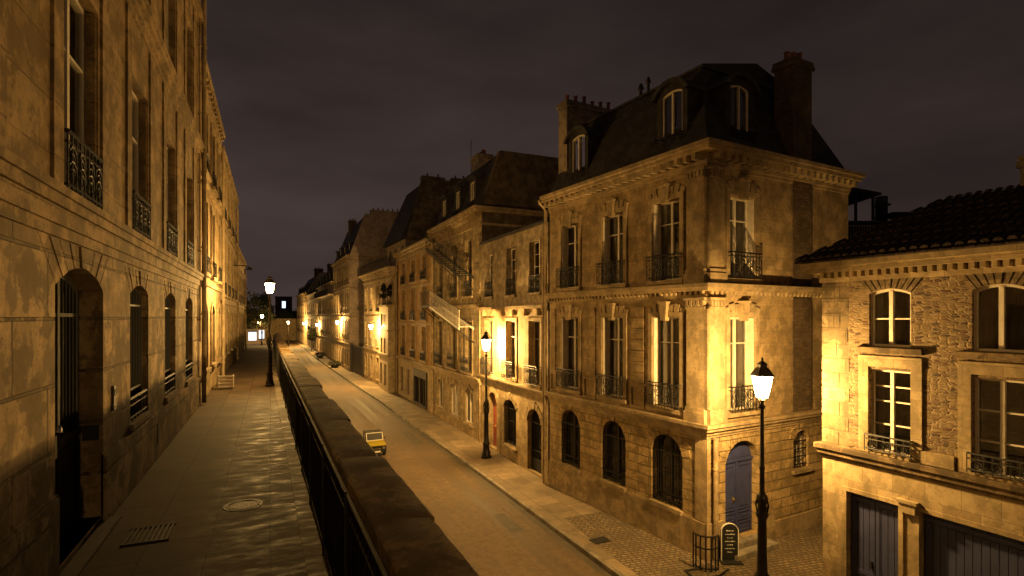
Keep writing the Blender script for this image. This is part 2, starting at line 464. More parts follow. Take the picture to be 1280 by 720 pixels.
def empty(name, loc, rz, label, cat, group=None):
    o = bpy.data.objects.new(name, None); COL.objects.link(o)
    o.location = loc; o.rotation_euler = (0, 0, R(rz)); o.empty_display_size = .3
    return tag(o, label, cat, group)
def copy_tree(o, parent=None):
    c = o.copy(); COL.objects.link(c)
    if parent:
        c.parent = parent
        c.matrix_parent_inverse = o.matrix_parent_inverse.copy()
    for ch in KIDS(o): copy_tree(ch, c)
    return c
def KIDS(o): return [x for x in bpy.data.objects if x.parent == o]

# ------------------------------------------------------------------ building vocabulary (all z are world heights minus base)
def outline(u, z0, w_, h, rise=0.0, n=8):
    """window outline: u centre, z0 bottom, w_ width, h to the crown of the arch"""
    a = w_ / 2
    pts = [(u - a, z0), (u + a, z0)]
    if rise <= 0.001:
        return pts + [(u + a, z0 + h), (u - a, z0 + h)]
    zs = z0 + h - rise
    r = (a * a + rise * rise) / (2 * rise)
    cz = z0 + h - r
    th = math.asin(min(1, a / r))
    if rise > a * .999: th = math.pi / 2
    for i in range(n + 1):
        t_ = th - 2 * th * i / n
        pts.append((u + r * math.sin(t_), cz + r * math.cos(t_)))
    return pts
class Bld:
    def __init__(s, name, label, x, y, rot, L, D, base=G, cat='house', group=None):
        s.e = empty(name, (x, y, base), rot, label, cat, group)
        s.L, s.D, s.b = L, D, base
        s.front = Face((0, 0), (1, 0), (0, -1))
        s.right = Face((L, 0), (0, 1), (1, 0))
        s.left = Face((0, D), (0, -1), (-1, 0))
        s.back = Face((L, D), (-1, 0), (0, 1))
    def z(s, z): return z - s.b
    def wall(s, F, u0, u1, z0, z1, ops, mat, depth=.28, name='wall', w=0.0):
        """sheet with real openings and their reveals; ops = outlines already in local z"""
        z0, z1 = z0 - s.b, z1 - s.b
        outer = [(u0, z0), (u1, z0), (u1, z1), (u0, z1)]
        loops = [outer] + ops
        flat = [p for l in loops for p in l]
        tris = tessellate_polygon([[Vector((p[0], p[1], 0)) for p in l] for l in loops])
        mb = MB(); mb.add([F.p(p[0], p[1], w) for p in flat], [tuple(t_) for t_ in tris])
        for l in ops:
            n = len(l)
            mb.add([F.p(p[0], p[1], w) for p in l] + [F.p(p[0], p[1], w - depth) for p in l], [(i, (i + 1) % n, (i + 1) % n + n, i + n) for i in range(n)])
        return mb.build(name, mat, s.e)
    def op(s, u, z0, z1, w_, rise=0): return outline(u, z0 - s.b, w_, z1 - z0, rise)
    def window(s, F, u, z0, z1, w_, rise=0, depth=.28, mat='white_wood', trans=(.33, .66), stiles=1, curtain=None, f=.05, cmat='dim_curtain',
               name='window', parent=None, arch_trans=False, w=0.0):
        par = parent or s.e
        zb = z0 - s.b; h = z1 - z0
        A = outline(u, zb, w_, h, rise)
        B = outline(u, zb + f, w_ - 2 * f, h - 2 * f, max(0, rise - f * .2))
        wi, wo_ = w - depth, w - depth + .07
        mb = MB().ring(s_f(F), A, B, wi, wo_)
        zt = zb + h - rise
        for k in range(stiles):
            uu = u - w_ / 2 + w_ * (k + 1) / (stiles + 1)
            mb.box(F, uu - f * .75, uu + f * .75, zb + f, zb + h - f - (0 if stiles == 1 else rise * .3), wi + .004, wo_ + .012)
        for tr in trans:
            zz = zb + h * tr
            mb.box(F, u - w_ / 2 + f * .6, u + w_ / 2 - f * .6, zz - .016, zz + .016, wi + .01, wo_ - .008)
        if arch_trans and rise > 0:
            mb.box(F, u - w_ / 2 + f * .6, u + w_ / 2 - f * .6, zt - .04, zt + .04, wi + .006, wo_ + .006)
        o = mb.build(name, mat, par)
        tgt = o if parent is None else parent
        MB().poly(F, outline(u, zb + f * .5, w_ - f, h - f, rise), wi + .03).build('pane', 'glass', tgt)
        if curtain:
            cm = MB(); amp = .02; n = 22
            for (ua, ub) in ((-.5, -.5 + curtain * .5), (.5 - curtain * .5, .5)):
                pts = []
                for i in range(n + 1):
                    uu = u + (ua + (ub - ua) * i / n) * (w_ - .06)
                    pts.append((uu, wi - .10 + amp * math.sin(i * 2.1)))
                ztop = zb + h - .02 - rise * .6
                vs = [F.p(a, zb + .02, b_) for a, b_ in pts] + [F.p(a, ztop, b_) for a, b_ in pts]
                cm.add(vs, [(i, i + 1, n + 2 + i, n + 1 + i) for i in range(n)])
            cm.build('curtain', cmat, tgt)
        return o
    def surround(s, F, u, z0, z1, w_, rise=0, t_=.14, proj=.05, mat='stone_smooth', key=False, sill=True, ears=0):
        zb = z0 - s.b; h = z1 - z0
        A = outline(u, zb, w_, h, rise)[1:]       # open at the bottom: from bottom right round to bottom left
        A = [(u + w_ / 2, zb)] + outline(u, zb, w_, h, rise)[2:] + [(u - w_ / 2, zb)] if True else A
        B = [(u + w_ / 2 + t_, zb)] + outline(u, zb, w_ + 2 * t_, h + t_, rise + (t_ * .3 if rise else 0))[2:] + [(u - w_ / 2 - t_, zb)]
        mb = MB(); n = len(A)
        vs = [F.p(a, b_, w_q) for w_q in (-.01, proj) for L_ in (A, B) for a, b_ in L_]
        fs = []
        for i in range(n - 1):
            j = i + 1
            fs += [(2 * n + i, 2 * n + j, 3 * n + j, 3 * n + i), (i, j, 2 * n + j, 2 * n + i), (n + i, n + j, 3 * n + j, 3 * n + i)]
        fs += [(0, n, 3 * n, 2 * n), (n - 1, 2 * n - 1, 4 * n - 1, 3 * n - 1)]
        mb.add(vs, fs)
        if sill:
            mb.box(F, u - w_ / 2 - t_ - .04, u + w_ / 2 + t_ + .04, zb - .12, zb - .002, -.2, proj + .08)
        if key:
            zt = zb + h
            mb.prism(F, [(u - .10, zt - .10), (u + .10, zt - .10), (u + .15, zt + t_ + .26), (u - .15, zt + t_ + .26)], -.01, proj + .10)
            mb.prism(F, [(u - .17, zt + t_ + .262), (u + .17, zt + t_ + .262), (u + .19, zt + t_ + .33), (u - .19, zt + t_ + .33)], -.01, proj + .14)
        return mb.build('window_surround', mat, s.e)
    def fan(s, F, u, z1, w_, rise, n=9, l=.36, proj=.03, mat='stone_smooth', name='arch_stones', flat=0.0):
        """wedge stones standing round the arch"""
        mb = MB(); a = w_ / 2
        rise_ = max(rise, .04)
        r = (a * a + rise_ * rise_) / (2 * rise_); zt = z1 - s.b; cz = zt - r
        th = math.asin(min(1, a / r)) if rise_ < a * .999 else math.pi / 2
        for i in range(n):
            t0 = -th + 2 * th * i / n + .012; t1 = -th + 2 * th * (i + 1) / n - .012
            ll = l * (1.25 if i == n // 2 else (1.0 if i % 2 else .82))
            if flat:
                # stones cut off level, like a flat lintel of wedges
                k = .55
                u0, u1 = u + r * math.sin(t0), u + r * math.sin(t1)
                za, zb_ = cz + r * math.cos(t0), cz + r * math.cos(t1)
                f0, f1 = u + (u0 - u) * (1 + k), u + (u1 - u) * (1 + k)
                pts = [(u0, za), (u1, zb_), (f1, zt + flat), (f0, zt + flat)]
            else:
                pts = [(u + r * math.sin(t0), cz + r * math.cos(t0)), (u + r * math.sin(t1), cz + r * math.cos(t1)),
                       (u + (r + ll) * math.sin(t1), cz + (r + ll) * math.cos(t1)), (u + (r + ll) * math.sin(t0), cz + (r + ll) * math.cos(t0))]
            mb.prism(F, pts, -.02, proj + (.02 if i == n // 2 else 0) + .006 * (i % 2))
        return mb.build(name, mat, s.e)
    def balconet(s, F, u, z0, w_, h=.75, out=.16, parent=None, dense=True, name='balconet', mat='iron'):
        zb = z0 - s.b; mb = MB(); a = w_ / 2
        for zz, r in ((zb + h, .022), (zb + h - .10, .012), (zb + .06, .015)):
            mb.tube([F.p(u - a, zz, -.02), F.p(u - a, zz, out), F.p(u + a, zz, out), F.p(u + a, zz, -.02)], r, 4)
        n = max(3, int(w_ / (.13 if dense else .2)))
        for i in range(n + 1):
            uu = u - a + w_ * i / n
            mb.box(F, uu - .007, uu + .007, zb, zb + h, out - .007, out + .007)
        if dense:
            k = max(2, int(w_ / .27))
            for i in range(k):
                uu = u - a + w_ * (i + .5) / k; rr = min(w_ / k * .42, h * .24)
                for cz_ in (zb + .06 + rr, zb + h - .12 - rr):
                    mb.tube([F.p(uu + rr * math.cos(q), cz_ + rr * math.sin(q), out) for q in [2 * math.pi * j / 10 for j in range(10)]], .011, 4, True)
                    mb.tube([F.p(uu + rr * .45 * math.cos(q), cz_ + rr * .45 * math.sin(q), out) for q in [2 * math.pi * j / 8 for j in range(8)]], .009, 4, True)
        return mb.build(name, mat, parent or s.e)
    def grille(s, F, u, z0, z1, w_, rise=0, step=.13, depth=-.08, cross=(.12, .8), name='window_grille', curly=True, mat='iron', w_off=0):
        mb = MB(); zb = z0 - s.b; h = z1 - z0; a = w_ / 2 - .03
        n = max(2, int(w_ / step))
        def top(du):
            if rise <= 0: return h
            r = ((w_ / 2) ** 2 + rise * rise) / (2 * rise)
            return h - r + math.sqrt(max(0, r * r - du * du))
        for i in range(n + 1):
            du = -a + 2 * a * i / n
            mb.tube([F.p(u + du, zb, depth), F.p(u + du, zb + top(du) - .03, depth)], .011, 5)
        for c in cross:
            mb.box(F, u - a - .03, u + a + .03, zb + h * c - .015, zb + h * c + .015, depth - .012, depth + .012)
        if curly:
            for i in range(n):
                du = -a + 2 * a * (i + .5) / n; rr = a / n * .8
                mb.tube([F.p(u + du + rr * math.cos(q), zb + h * .06 + rr * math.sin(q), depth) for q in [2 * math.pi * j / 8 for j in range(8)]], .008, 4, True)
        return mb.build(name, mat, s.e)
    def slab(s, z0, z1, pf=0, pr=0, pl=0, pb=0, mat='stone_smooth', name='string_course'):
        return s.slabs([(z0, z1, pf, pr, pl, pb)], mat, name)
    def slabs(s, L, mat='stone_smooth', name='cornice', dentil=None):
        mb = MB()
        for z0, z1, pf, pr, pl, pb in L:
            mb.bx(-pl, s.L + pr, -pf, s.D + pb, z0 - s.b, z1 - s.b)
        if dentil:
            z0, z1, w0, w1, pitch, wd, faces = dentil
            for F, Ln in faces:
                k = int(Ln / pitch)
                for i in range(k):
                    uu = (i + .5) * Ln / k
                    mb.box(F, uu - wd / 2, uu + wd / 2, z0 - s.b, z1 - s.b, w0, w1)
        return mb.build(name, mat, s.e)
    def shell(s, z1, mat, sides='rlb'):
        b = s.b
        for k, F, Ln in (('r', s.right, s.D), ('l', s.left, s.D), ('b', s.back, s.L)):
            if k in sides: s.wall(F, 0, Ln, b, z1, [], mat, name='side_wall')
    def mansard(s, z0, z1, inf=1.2, inr=0, inl=0, inb=1.2, mat='slate', over=.05, cap=.35, capmat='zinc'):
        z0 -= s.b; z1 -= s.b
        mb = MB()
        b0 = [(-over * (inl > 0), -over), (s.L + over * (inr > 0), -over), (s.L + over * (inr > 0), s.D + over), (-over * (inl > 0), s.D + over)]
        t0 = [(inl, inf), (s.L - inr, inf), (s.L - inr, s.D - inb), (inl, s.D - inb)]
        vs = [(x, y, z0) for x, y in b0] + [(x, y, z1) for x, y in t0]
        mb.add(vs, [(0, 1, 5, 4), (1, 2, 6, 5), (2, 3, 7, 6), (3, 0, 4, 7), (4, 5, 6, 7)])
        o = mb.build('roof', mat, s.e)
        mc = MB()
        cx = (inf + s.D - inb) / 2
        vs = [(x + dx, y + dy, z1 + .003) for (x, y), (dx, dy) in zip(t0, ((-.06, -.06), (.06, -.06), (.06, .06), (-.06, .06)))]
        vs += [(x + dx, y + dy, z1 + .09) for (x, y), (dx, dy) in zip(t0, ((-.06, -.06), (.06, -.06), (.06, .06), (-.06, .06)))]
        vs += [(inl + inr and inl + 1.0 or inl, cx, z1 + cap), (s.L - (1.0 if inr else 0), cx, z1 + cap)]
        mc.add(vs, [(0, 1, 5, 4), (1, 2, 6, 5), (2, 3, 7, 6), (3, 0, 4, 7), (4, 5, 9, 8), (5, 6, 9), (6, 7, 8, 9), (7, 4, 8)])
        mc.build('roof_crown', capmat, s.e)
        return o
    def dormer(s, F, u, z0, z1, w_=1.25, setb=.25, deep=1.5, arch=.35, mat='slate'):
        zb = z0 - s.b; h = z1 - z0
        A = outline(u, zb, w_, h, arch, 8); B = outline(u, zb + .12, w_ - .40, h - .34, .10 if arch else 0, 8)
        if len(B) != len(A): B = outline(u, zb + .12, w_ - .40, h - .34, .02, 8)
        mb = MB().ring(F, A, B, -setb - .12, -setb)
        mb.prism(F, A, -deep, -setb - .12)
        root = mb.build('dormer', mat, s.e)
        hood = MB()
        O = outline(u, zb + h - arch - .05, w_ + .30, arch + .17, arch + .12, 8)[1:]; I = outline(u, zb + h - arch - .05, w_ + .02, arch + .06, arch + .01, 8)[1:]
        O = [(p[0], p[1]) for p in O]; n = len(O)
        vs = [F.p(a, b_, q) for q in (-deep + .1, -setb + .16) for L_ in (O, I) for a, b_ in L_]
        fs = []
        for i in range(n - 1):
            j = i + 1
            fs += [(i, j, 2 * n + j, 2 * n + i), (n + i, n + j, 3 * n + j, 3 * n + i), (2 * n + i, 2 * n + j, 3 * n + j, 3 * n + i)]
        hood.add(vs, fs); hood.build('dormer_hood', 'zinc', root)
        fr = MB().ring(F, B, outline(u, zb + .17, w_ - .50, h - .44, .08 if arch else 0, 8) if len(B) > 4 else outline(u, zb + .17, w_ - .5, h - .44, 0), -setb - .10, -setb - .04)
        fr.box(F, u - .03, u + .03, zb + .15, zb + h - .26, -setb - .098, -setb - .03)
        fr.build('window_frame', 'white_wood', root)
        MB().poly(F, B, -setb - .105).build('pane', 'glass', root)
        s.balconet(F, u, z0 + .05, w_ - .2, .55, -setb + .10, root, True, 'dormer_railing')
        return root
    def chimney(s, x0, x1, y0, y1, z0, z1, mat='brick', pots=3, along='y', cap=.08, potm='pot', name='chimney'):
        b = s.b
        mb = MB().bx(x0, x1, y0, y1, z0 - b, z1 - b)
        mb.bx(x0 - cap, x1 + cap, y0 - cap, y1 + cap, z1 - b - .22, z1 - b - .10)
        mb.bx(x0 - cap * .6, x1 + cap * .6, y0 - cap * .6, y1 + cap * .6, z1 - b - .08, z1 - b + .04)
        o = mb.build(name, mat, s.e)
        for i in range(pots):
            t_ = (i + .5) / pots
            px = x0 + (x1 - x0) * (t_ if along == 'x' else .5); py = y0 + (y1 - y0) * (t_ if along == 'y' else .5)
            hh = .30 + .12 * ((i * 7) % 3) / 2
            MB().lathe([(.10, 0), (.10, .05), (.085, .08), (.075, hh - .05), (.095, hh - .04), (.095, hh), (.06, hh)], 10, (px, py, z1 - b + .035)).build('chimney_pot', potm, o)
        return o
    def pipe(s, F, u, z0, z1, r=.055, w_=.10, mat='stone_smooth', elbow=True, name='downpipe'):
        mb = MB(); b = s.b
        pts = [F.p(u, z0 - b, w_), F.p(u, z1 - b - (.35 if elbow else 0), w_)]
        if elbow: pts += [F.p(u, z1 - b - .2, w_ + .10), F.p(u, z1 - b - .05, w_ + .30), F.p(u, z1 - b + .05, w_ + .32)]
        mb.tube(pts, r, 10)
        zz = z0 - b + .6
        while zz < z1 - b - .5:
            mb.lathe([(r + .012, 0), (r + .018, .03), (r + .012, .06)], 10, F.p(u, zz, w_)); mb.box(F, u - .012, u + .012, zz, zz + .05, -.01, w_)
            zz += 1.9
        return mb.build(name, mat, s.e, True)
    def door(s, F, u, z0, z1, w_, rise=0, depth=.25, mat='blue_door', glass_top=False, panels=True, handle=True, two=True, w=0.0):
        zb = z0 - s.b; h = z1 - z0; wi = w - depth
        P = outline(u, zb, w_ - .01, h - .005, rise)
        mb = MB().prism(F, P, wi - .05, wi)
        zt = zb + h - rise
        mb.box(F, u - w_ / 2 + .01, u + w_ / 2 - .01, zt - .05, zt + .03, wi - .01, wi + .05)
        if two: mb.box(F, u - .035, u + .035, zb + .01, zt - .05, wi - .01, wi + .045)
        halves = ((-w_ / 2, 0), (0, w_ / 2)) if two else ((-w_ / 2, w_ / 2),)
        for a, b_ in halves:
            a_, bb = u + a + .07, u + b_ - .07
            zr = zt - .05 - zb
            for (c0, c1) in ((.04, .16), (.19, .31), (.34, .95)) if panels else ((.05, .95),):
                q0, q1 = zb + zr * c0, zb + zr * c1
                mb.ring(F, [(a_, q0), (bb, q0), (bb, q1), (a_, q1)], [(a_ + .035, q0 + .035), (bb - .035, q0 + .035), (bb - .035, q1 - .035), (a_ + .035, q1 - .035)], wi - .01, wi + .025)
                mb.box(F, a_ + .09, bb - .09, q0 + .08, q1 - .08, wi - .01, wi + .014)
            if rise > .2:
                mb.prism(F, [(a_ + .02, zt + .06), (bb - .02, zt + .06), (bb - .02, zt + rise * (.75 if a < 0 else .35)), (a_ + .02, zt + rise * (.35 if a < 0 else .75))], wi - .01, wi + .015)
        d = mb.build('door', mat, s.e)
        if handle:
            hb = MB().lathe([(.012, 0), (.035, .02), (.035, .06), (.012, .08)], 8, F.p(u - .14, zb + 1.05, wi + .05))
            hb.box(F, u - .17, u - .11, zb + 1.0, zb + 1.16, wi, wi + .03)
            hb.build('door_handle', 'brass', d)
        return d
def s_f(F): return F

# ================================================================== ground, road, walkway
def sheet(name, pts, mat, z):
    return tag(MB().add([(x, y, z) for x, y in pts], [tuple(range(len(pts)))]).build(name, mat), kind='structure')
sheet('ground', [(-600, -600), (900, -600), (900, 1200), (-600, 1200)], 'ground', -4.62)
# carriageway, bending a little to the left far away
road_pts_r = [(8.75, -30), (8.55, 0), (8.45, 25), (8.2, 45), (7.5, 72), (7.0, 100), (6.6, 140), (6.2, 172)]
road_pts_l = [(-3.0, 172), (1.3, 140), (1.2, 110), (.95, 60), (.95, 0), (.95, -30)]
sheet('road', road_pts_r + road_pts_l, 'asphalt', ROAD)
far_edge = [(26, 172), (26, -30)]
kerb_w = .16
sheet('pavement', [(x + kerb_w, y) for x, y in road_pts_r] + far_edge, 'pavement', G)
kb = MB()
for (x0, y0), (x1, y1) in zip(road_pts_r[:-1], road_pts_r[1:]):
    kb.add([(x0, y0, ROAD - .02), (x0 + kerb_w, y0, ROAD - .02), (x1 + kerb_w, y1, ROAD - .02), (x1, y1, ROAD - .02),
            (x0 + .015, y0, G + .004), (x0 + kerb_w, y0, G + .004), (x1 + kerb_w, y1, G + .004), (x1 + .015, y1, G + .004)],
           [(4, 5, 6, 7), (0, 3, 7, 4), (1, 2, 6, 5)])
tag(kb.build('kerb', 'kerb'), kind='structure')
# gutter strip of darker setts against the kerb
sheet('gutter', [(8.50, -30), (8.30, 0), (8.20, 25), (7.95, 45), (7.25, 72)] + [(7.50, 72), (8.19, 45), (8.44, 25), (8.54, 0), (8.74, -30)], 'asphalt_patch', ROAD + .004)
# cobbled alley between the corner house and the house on the right, and a cobbled strip before it
sheet('alley', [(11.35, 12.1), (11.2, 9.2), (12.0, 9.0), (26, 10.0), (26, 13.6)], 'cobble', G + .008)
sheet('cobbled_strip', [(9.0, 11.2), (9.0, 5.0), (11.9, 5.0), (11.9, 9.3), (11.19, 9.2), (11.3, 12.02), (10.85, 16.5), (9.2, 16.5), (9.0, 13.0)], 'cobble', G + .004)
for i, (x, y, sx, sy) in enumerate(((7.5, 31.5, .6, 3.6), (7.4, 17.2, .5, 1.8))):
    tag(MB().add([(x - sx / 2, y - sy / 2, 0), (x + sx / 2, y - sy / 2 + .1, 0), (x + sx / 2 - .05, y + sy / 2, 0), (x - sx / 2 + .08, y + sy / 2 - .05, 0)], [(0, 1, 2, 3)]).build('road_patch', 'asphalt_patch', loc=(0, 0, ROAD + .004)), kind='structure')

# high walkway
def walk_z(y):
    if y < 45: return 0.0
    if y < 80: return -1.2 * (y - 45) / 35
    return -1.2 - 1.5 * (y - 80) / 50
def rail_x(y): return .615 - .012 * max(0, min(y, 26))
ys = [-14, 0, 8, 16, 26, 45, 62, 80, 105, 130]
wm = MB(); em_ = MB()
for a, b in zip(ys[:-1], ys[1:]):
    wm.add([(-2.3, a, walk_z(a)), (rail_x(a) - .22, a, walk_z(a)), (rail_x(b) - .22, b, walk_z(b)), (-2.3, b, walk_z(b))], [(0, 1, 2, 3)])
    em_.add([(rail_x(a) - .22, a, walk_z(a) + .02), (rail_x(a) + .1, a, walk_z(a) + .02), (rail_x(b) + .1, b, walk_z(b) + .02), (rail_x(b) - .22, b, walk_z(b) + .02),
             (rail_x(a) - .22, a, walk_z(a) - .05), (rail_x(b) - .22, b, walk_z(b) - .05)], [(0, 1, 2, 3), (0, 3, 5, 4)])
tag(wm.build('walkway', 'walk'), kind='structure')
tag(em_.build('walkway_edging', 'edging'), kind='structure')
# solid of the terrace under the walkway, and ground left of it beyond the houses
tm = MB().add([(-30, 47, -.2), (-2.3, 47, -.2), (-2.3, 130, -2.75), (-30, 130, -2.75)], [(0, 1, 2, 3)])
tag(tm.build('terrace_ground', 'ground'), kind='structure')
# ================================================================== parapet and iron railing along the walkway
par = empty('parapet_wall', (0, 0, 0), 0, 'long stone parapet with mossy coping blocks between walkway and low road', 'wall')
pw = MB()
yy = [-14, 0, 8, 16, 26, 45, 62]
for a, b in zip(yy[:-1], yy[1:]):
    def sec(y):
        x, z = rail_x(y), walk_z(y)
        return [(x + .05, y, z - .05), (x + .05, y, z + 1.10), (x + .27, y, z + 1.10), (x + .31, y, -4.6)]
    vs = sec(a) + sec(b)
    pw.add(vs, [(0, 1, 5, 4), (1, 2, 6, 5), (2, 3, 7, 6)])
pw.build('wall', 'retaining', par)
y = -2.2; k = 0
rc = random.Random(3)
while y < 62:
    ln = (1.55 + rc.random() * .5) * (1 if y < 30 else 2.0)
    y1 = min(y + ln, 62)
    x0, x1 = rail_x(y), rail_x(y1); z0, z1 = walk_z(y), walk_z(y1)
    wr = .345 + (.022 if k % 2 else -.018) + rc.uniform(-.012, .012); dz = rc.uniform(-.012, .012)
    n = 10 if y < 16 else 3; mseg = 6
    mb = MB(); vs = []; ring = []
    for i in range(n + 1):
        t_ = i / n; yy_ = y + .003 + (y1 - y - .006) * t_; xx = x0 + (x1 - x0) * t_; zz = z0 + (z1 - z0) * t_
        endr = .006 * (1 if i in (0, n) else 0)
        prof = [(.0, 1.10), (-.025, 1.12), (-.025, 1.255), (-.008, 1.275), (.17, 1.282), (wr - .018, 1.272), (wr, 1.252), (wr, 1.12), (wr - .02, 1.10)]
        for (px, pz) in prof:
            j = rc.uniform(-.0035, .0035) if y < 16 else 0
            vs.append((xx + px + j * 1.3 - (endr if px > .2 else 0), yy_, zz + pz + dz * (pz > 1.12) + j - endr * .8 * (pz > 1.2)))
    m_p = 9
    fs = [(i * m_p + q, i * m_p + q + 1, (i + 1) * m_p + q + 1, (i + 1) * m_p + q) for i in range(n) for q in range(m_p - 1)]
    fs += [tuple(range(m_p)), tuple(range(n * m_p, (n + 1) * m_p))]
    mb.add(vs, fs); o_ = mb.build('coping_stone', 'coping', par, True)
    try: o_.data.set_sharp_from_angle(angle=R(24))
    except Exception: pass
   
    y = y1; k += 1

rl = empty('iron_railing', (0, 0, 0), 0, 'black iron railing of upright bars against the walkway side of the parapet', 'railing')
rm = MB()
for a, b in zip(yy[:-1], yy[1:]):
    for hh, r in ((1.16, .022), (.14, .016), (1.02, .012)):
        rm.tube([(rail_x(a) - .03, a, walk_z(a) + hh), (rail_x(b) - .03, b, walk_z(b) + hh)], r, 6)
rm.build('rail', 'iron', rl)
bar = None
stuff = MB()
y = .5; i = 0
while y < 62:
    x, z = rail_x(y) - .03, walk_z(y)
    if i < 96:
        if bar is None:
            bar = MB().tube([(0, 0, .06), (0, 0, 1.16)], .010, 6).build('bar', 'iron', rl); o = bar
        else:
            o = bar.copy(); COL.objects.link(o); o.parent = rl
        o.location = (x, y, z)
    else:
        stuff.box(IDF, x - .010, x + .010, z + .06, z + 1.16, -y - .01, -y + .01)
    y += .115; i += 1
tag(stuff.build('bars', 'iron', rl), kind='stuff')
post = None
for k in range(36):
    y = .9 + k * 1.7
    if post is None:
        post = MB().box(IDF, -.018, .018, -.02, 1.18, -.018, .018).build('post', 'iron', rl)
        o = post
    else:
        o = post.copy(); COL.objects.link(o); o.parent = rl
    o.location = (rail_x(y) - .035, y, walk_z(y))

# ================================================================== LEFT: the long limestone house beside the walkway
XL = -1.85
A_ = Bld('limestone_house', 'long weathered limestone house at left, nearest the camera, with tall dark door and barred windows', XL, -11, 90, 29, 10, 0.0)
F = A_.front
def UL(y): return y + 11
ops = []
doorY = 7.25
wins = [10.1, 12.95, 15.75]
g_ops = [A_.op(UL(doorY), .10, 3.02, 1.62, .22)] + [A_.op(UL(q), .95, 2.98, 1.28, .14) for q in wins + [4.4, 1.4]]
A_.wall(F, 0, 29, .02, 3.25, g_ops, 'stone_left', .24)
# plinth standing a little proud, broken at the door
pl = MB()
for a, b in ((0, UL(doorY) - .81), (UL(doorY) + .81, 29)):
    pl.box(F, a, b, -.05, .80, -.02, .035)
    pl.prism(Face((0, 0), (1, 0), (0, -1)), [(a, .80), (b, .80), (b, .83), (a, .83)], -.02, .02)
pl.build('plinth', 'stone_left', A_.e)
# horizontal grooved courses cut back between blocks: raised bands
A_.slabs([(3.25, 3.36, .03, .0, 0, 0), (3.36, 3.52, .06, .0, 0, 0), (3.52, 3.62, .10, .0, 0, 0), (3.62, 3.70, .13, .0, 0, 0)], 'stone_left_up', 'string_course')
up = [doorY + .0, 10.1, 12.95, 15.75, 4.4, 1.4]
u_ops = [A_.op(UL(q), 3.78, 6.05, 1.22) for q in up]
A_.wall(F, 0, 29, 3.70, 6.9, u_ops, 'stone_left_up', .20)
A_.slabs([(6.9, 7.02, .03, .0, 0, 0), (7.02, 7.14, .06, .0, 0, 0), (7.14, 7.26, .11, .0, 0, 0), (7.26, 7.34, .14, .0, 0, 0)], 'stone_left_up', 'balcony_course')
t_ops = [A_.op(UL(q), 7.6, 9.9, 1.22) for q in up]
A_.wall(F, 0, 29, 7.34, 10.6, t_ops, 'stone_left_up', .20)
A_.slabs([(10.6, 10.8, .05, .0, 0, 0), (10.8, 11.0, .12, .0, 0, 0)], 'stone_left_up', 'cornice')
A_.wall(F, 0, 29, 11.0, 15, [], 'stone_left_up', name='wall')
A_.wall(A_.right, 0, 10, 0, 15, [], 'plaster_grey', name='side_wall')
A_.wall(A_.back, 0, 29, 0, 15, [], 'plaster_grey', name='side_wall')
A_.wall(A_.left, 0, 10, 0, 15, [], 'plaster_grey', name='side_wall')
A_.mansard(15, 17, 1.2, 0, 0, 1.2, 'zinc')
# pilaster strips either side of the upper windows, brackets under the balcony course
for q in up:
    for sgn in (-1, 1):
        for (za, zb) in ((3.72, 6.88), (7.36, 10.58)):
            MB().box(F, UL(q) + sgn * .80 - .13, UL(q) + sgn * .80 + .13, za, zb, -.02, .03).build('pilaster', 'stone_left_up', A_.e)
for q in up:
    A_.window(F, UL(q), 3.78, 6.05, 1.22, 0, .20, 'white_wood', (.68,), 1, .5)
    A_.window(F, UL(q), 7.6, 9.9, 1.22, 0, .20, 'white_wood', (.68,), 1)
    A_.balconet(F, UL(q), 3.74, 1.20, .58, .04)
    A_.fan(F, UL(q), 3.02 if q == doorY else 2.98, 1.62 if q == doorY else 1.28, .22 if q == doorY else .14, 9, .30 if q == doorY else .26, .004, 'stone_left', flat=.22)
# shutters folded in the upper reveals (slatted)
for q in up[:4]:
    for z0, z1 in ((3.80, 6.03),):
        for sgn in (-1, 1):
            sm = MB()
            uu = UL(q) + sgn * .592
            sm.box(F, uu - .012, uu + .012, z0, z1, -.12, -.02)
            n = 34
            for j in range(n):
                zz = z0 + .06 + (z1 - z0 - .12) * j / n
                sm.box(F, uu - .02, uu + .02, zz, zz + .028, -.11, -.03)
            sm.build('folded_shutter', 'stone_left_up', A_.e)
for q in wins + [4.4, 1.4]:
    A_.window(F, UL(q), .95, 2.98, 1.28, .14, .24, 'grey_wood', (.5,), 1)
    A_.grille(F, UL(q), .95, 2.98, 1.28, .14, .115, -.10, (.0, .22, .85), curly=False)
    A_.balconet(F, UL(q), .96, 1.24, .34, -.02, None, False, 'low_guard_rail')
    MB().box(F, UL(q) - .68, UL(q) + .68, .86, .948, -.3, .05).build('window_sill', 'stone_smooth', A_.e)
# the tall dark door: solid lower leaves, bars above
u = UL(doorY)
dm = MB().prism(F, outline(u, .10, 1.60, 1.05, 0), -.30, -.24)
for a, b in ((-.76, -.05), (.05, .76)):
    dm.ring(F, [(u + a, .2), (u + b, .2), (u + b, 1.05), (u + a, 1.05)], [(u + a + .05, .25), (u + b - .05, .25), (u + b - .05, 1.0), (u + a + .05, 1.0)], -.25, -.215)
dm.ring(F, outline(u, 1.15, 1.60, 1.86, .20), outline(u, 1.22, 1.46, 1.72, .19), -.30, -.235)
dm.box(F, u - .035, u + .035, .12, 2.98, -.29, -.20)
dm.box(F, u - .78, u + .78, 1.12, 1.20, -.29, -.205)
for i in range(13):
    uu = u - .69 + i * .115
    dm.tube([F.p(uu, 1.18, -.235), F.p(uu, 2.92 - .14 * abs((i - 6) / 6) ** 2, -.235)], .011, 5)
dm.box(F, u - .78, u + .78, 2.50, 2.54, -.27, -.21)
dr = dm.build('door', 'iron', A_.e)
MB().poly(F, outline(u, 1.2, 1.5, 1.76, .2), -.29).build('pane', 'glass', dr)
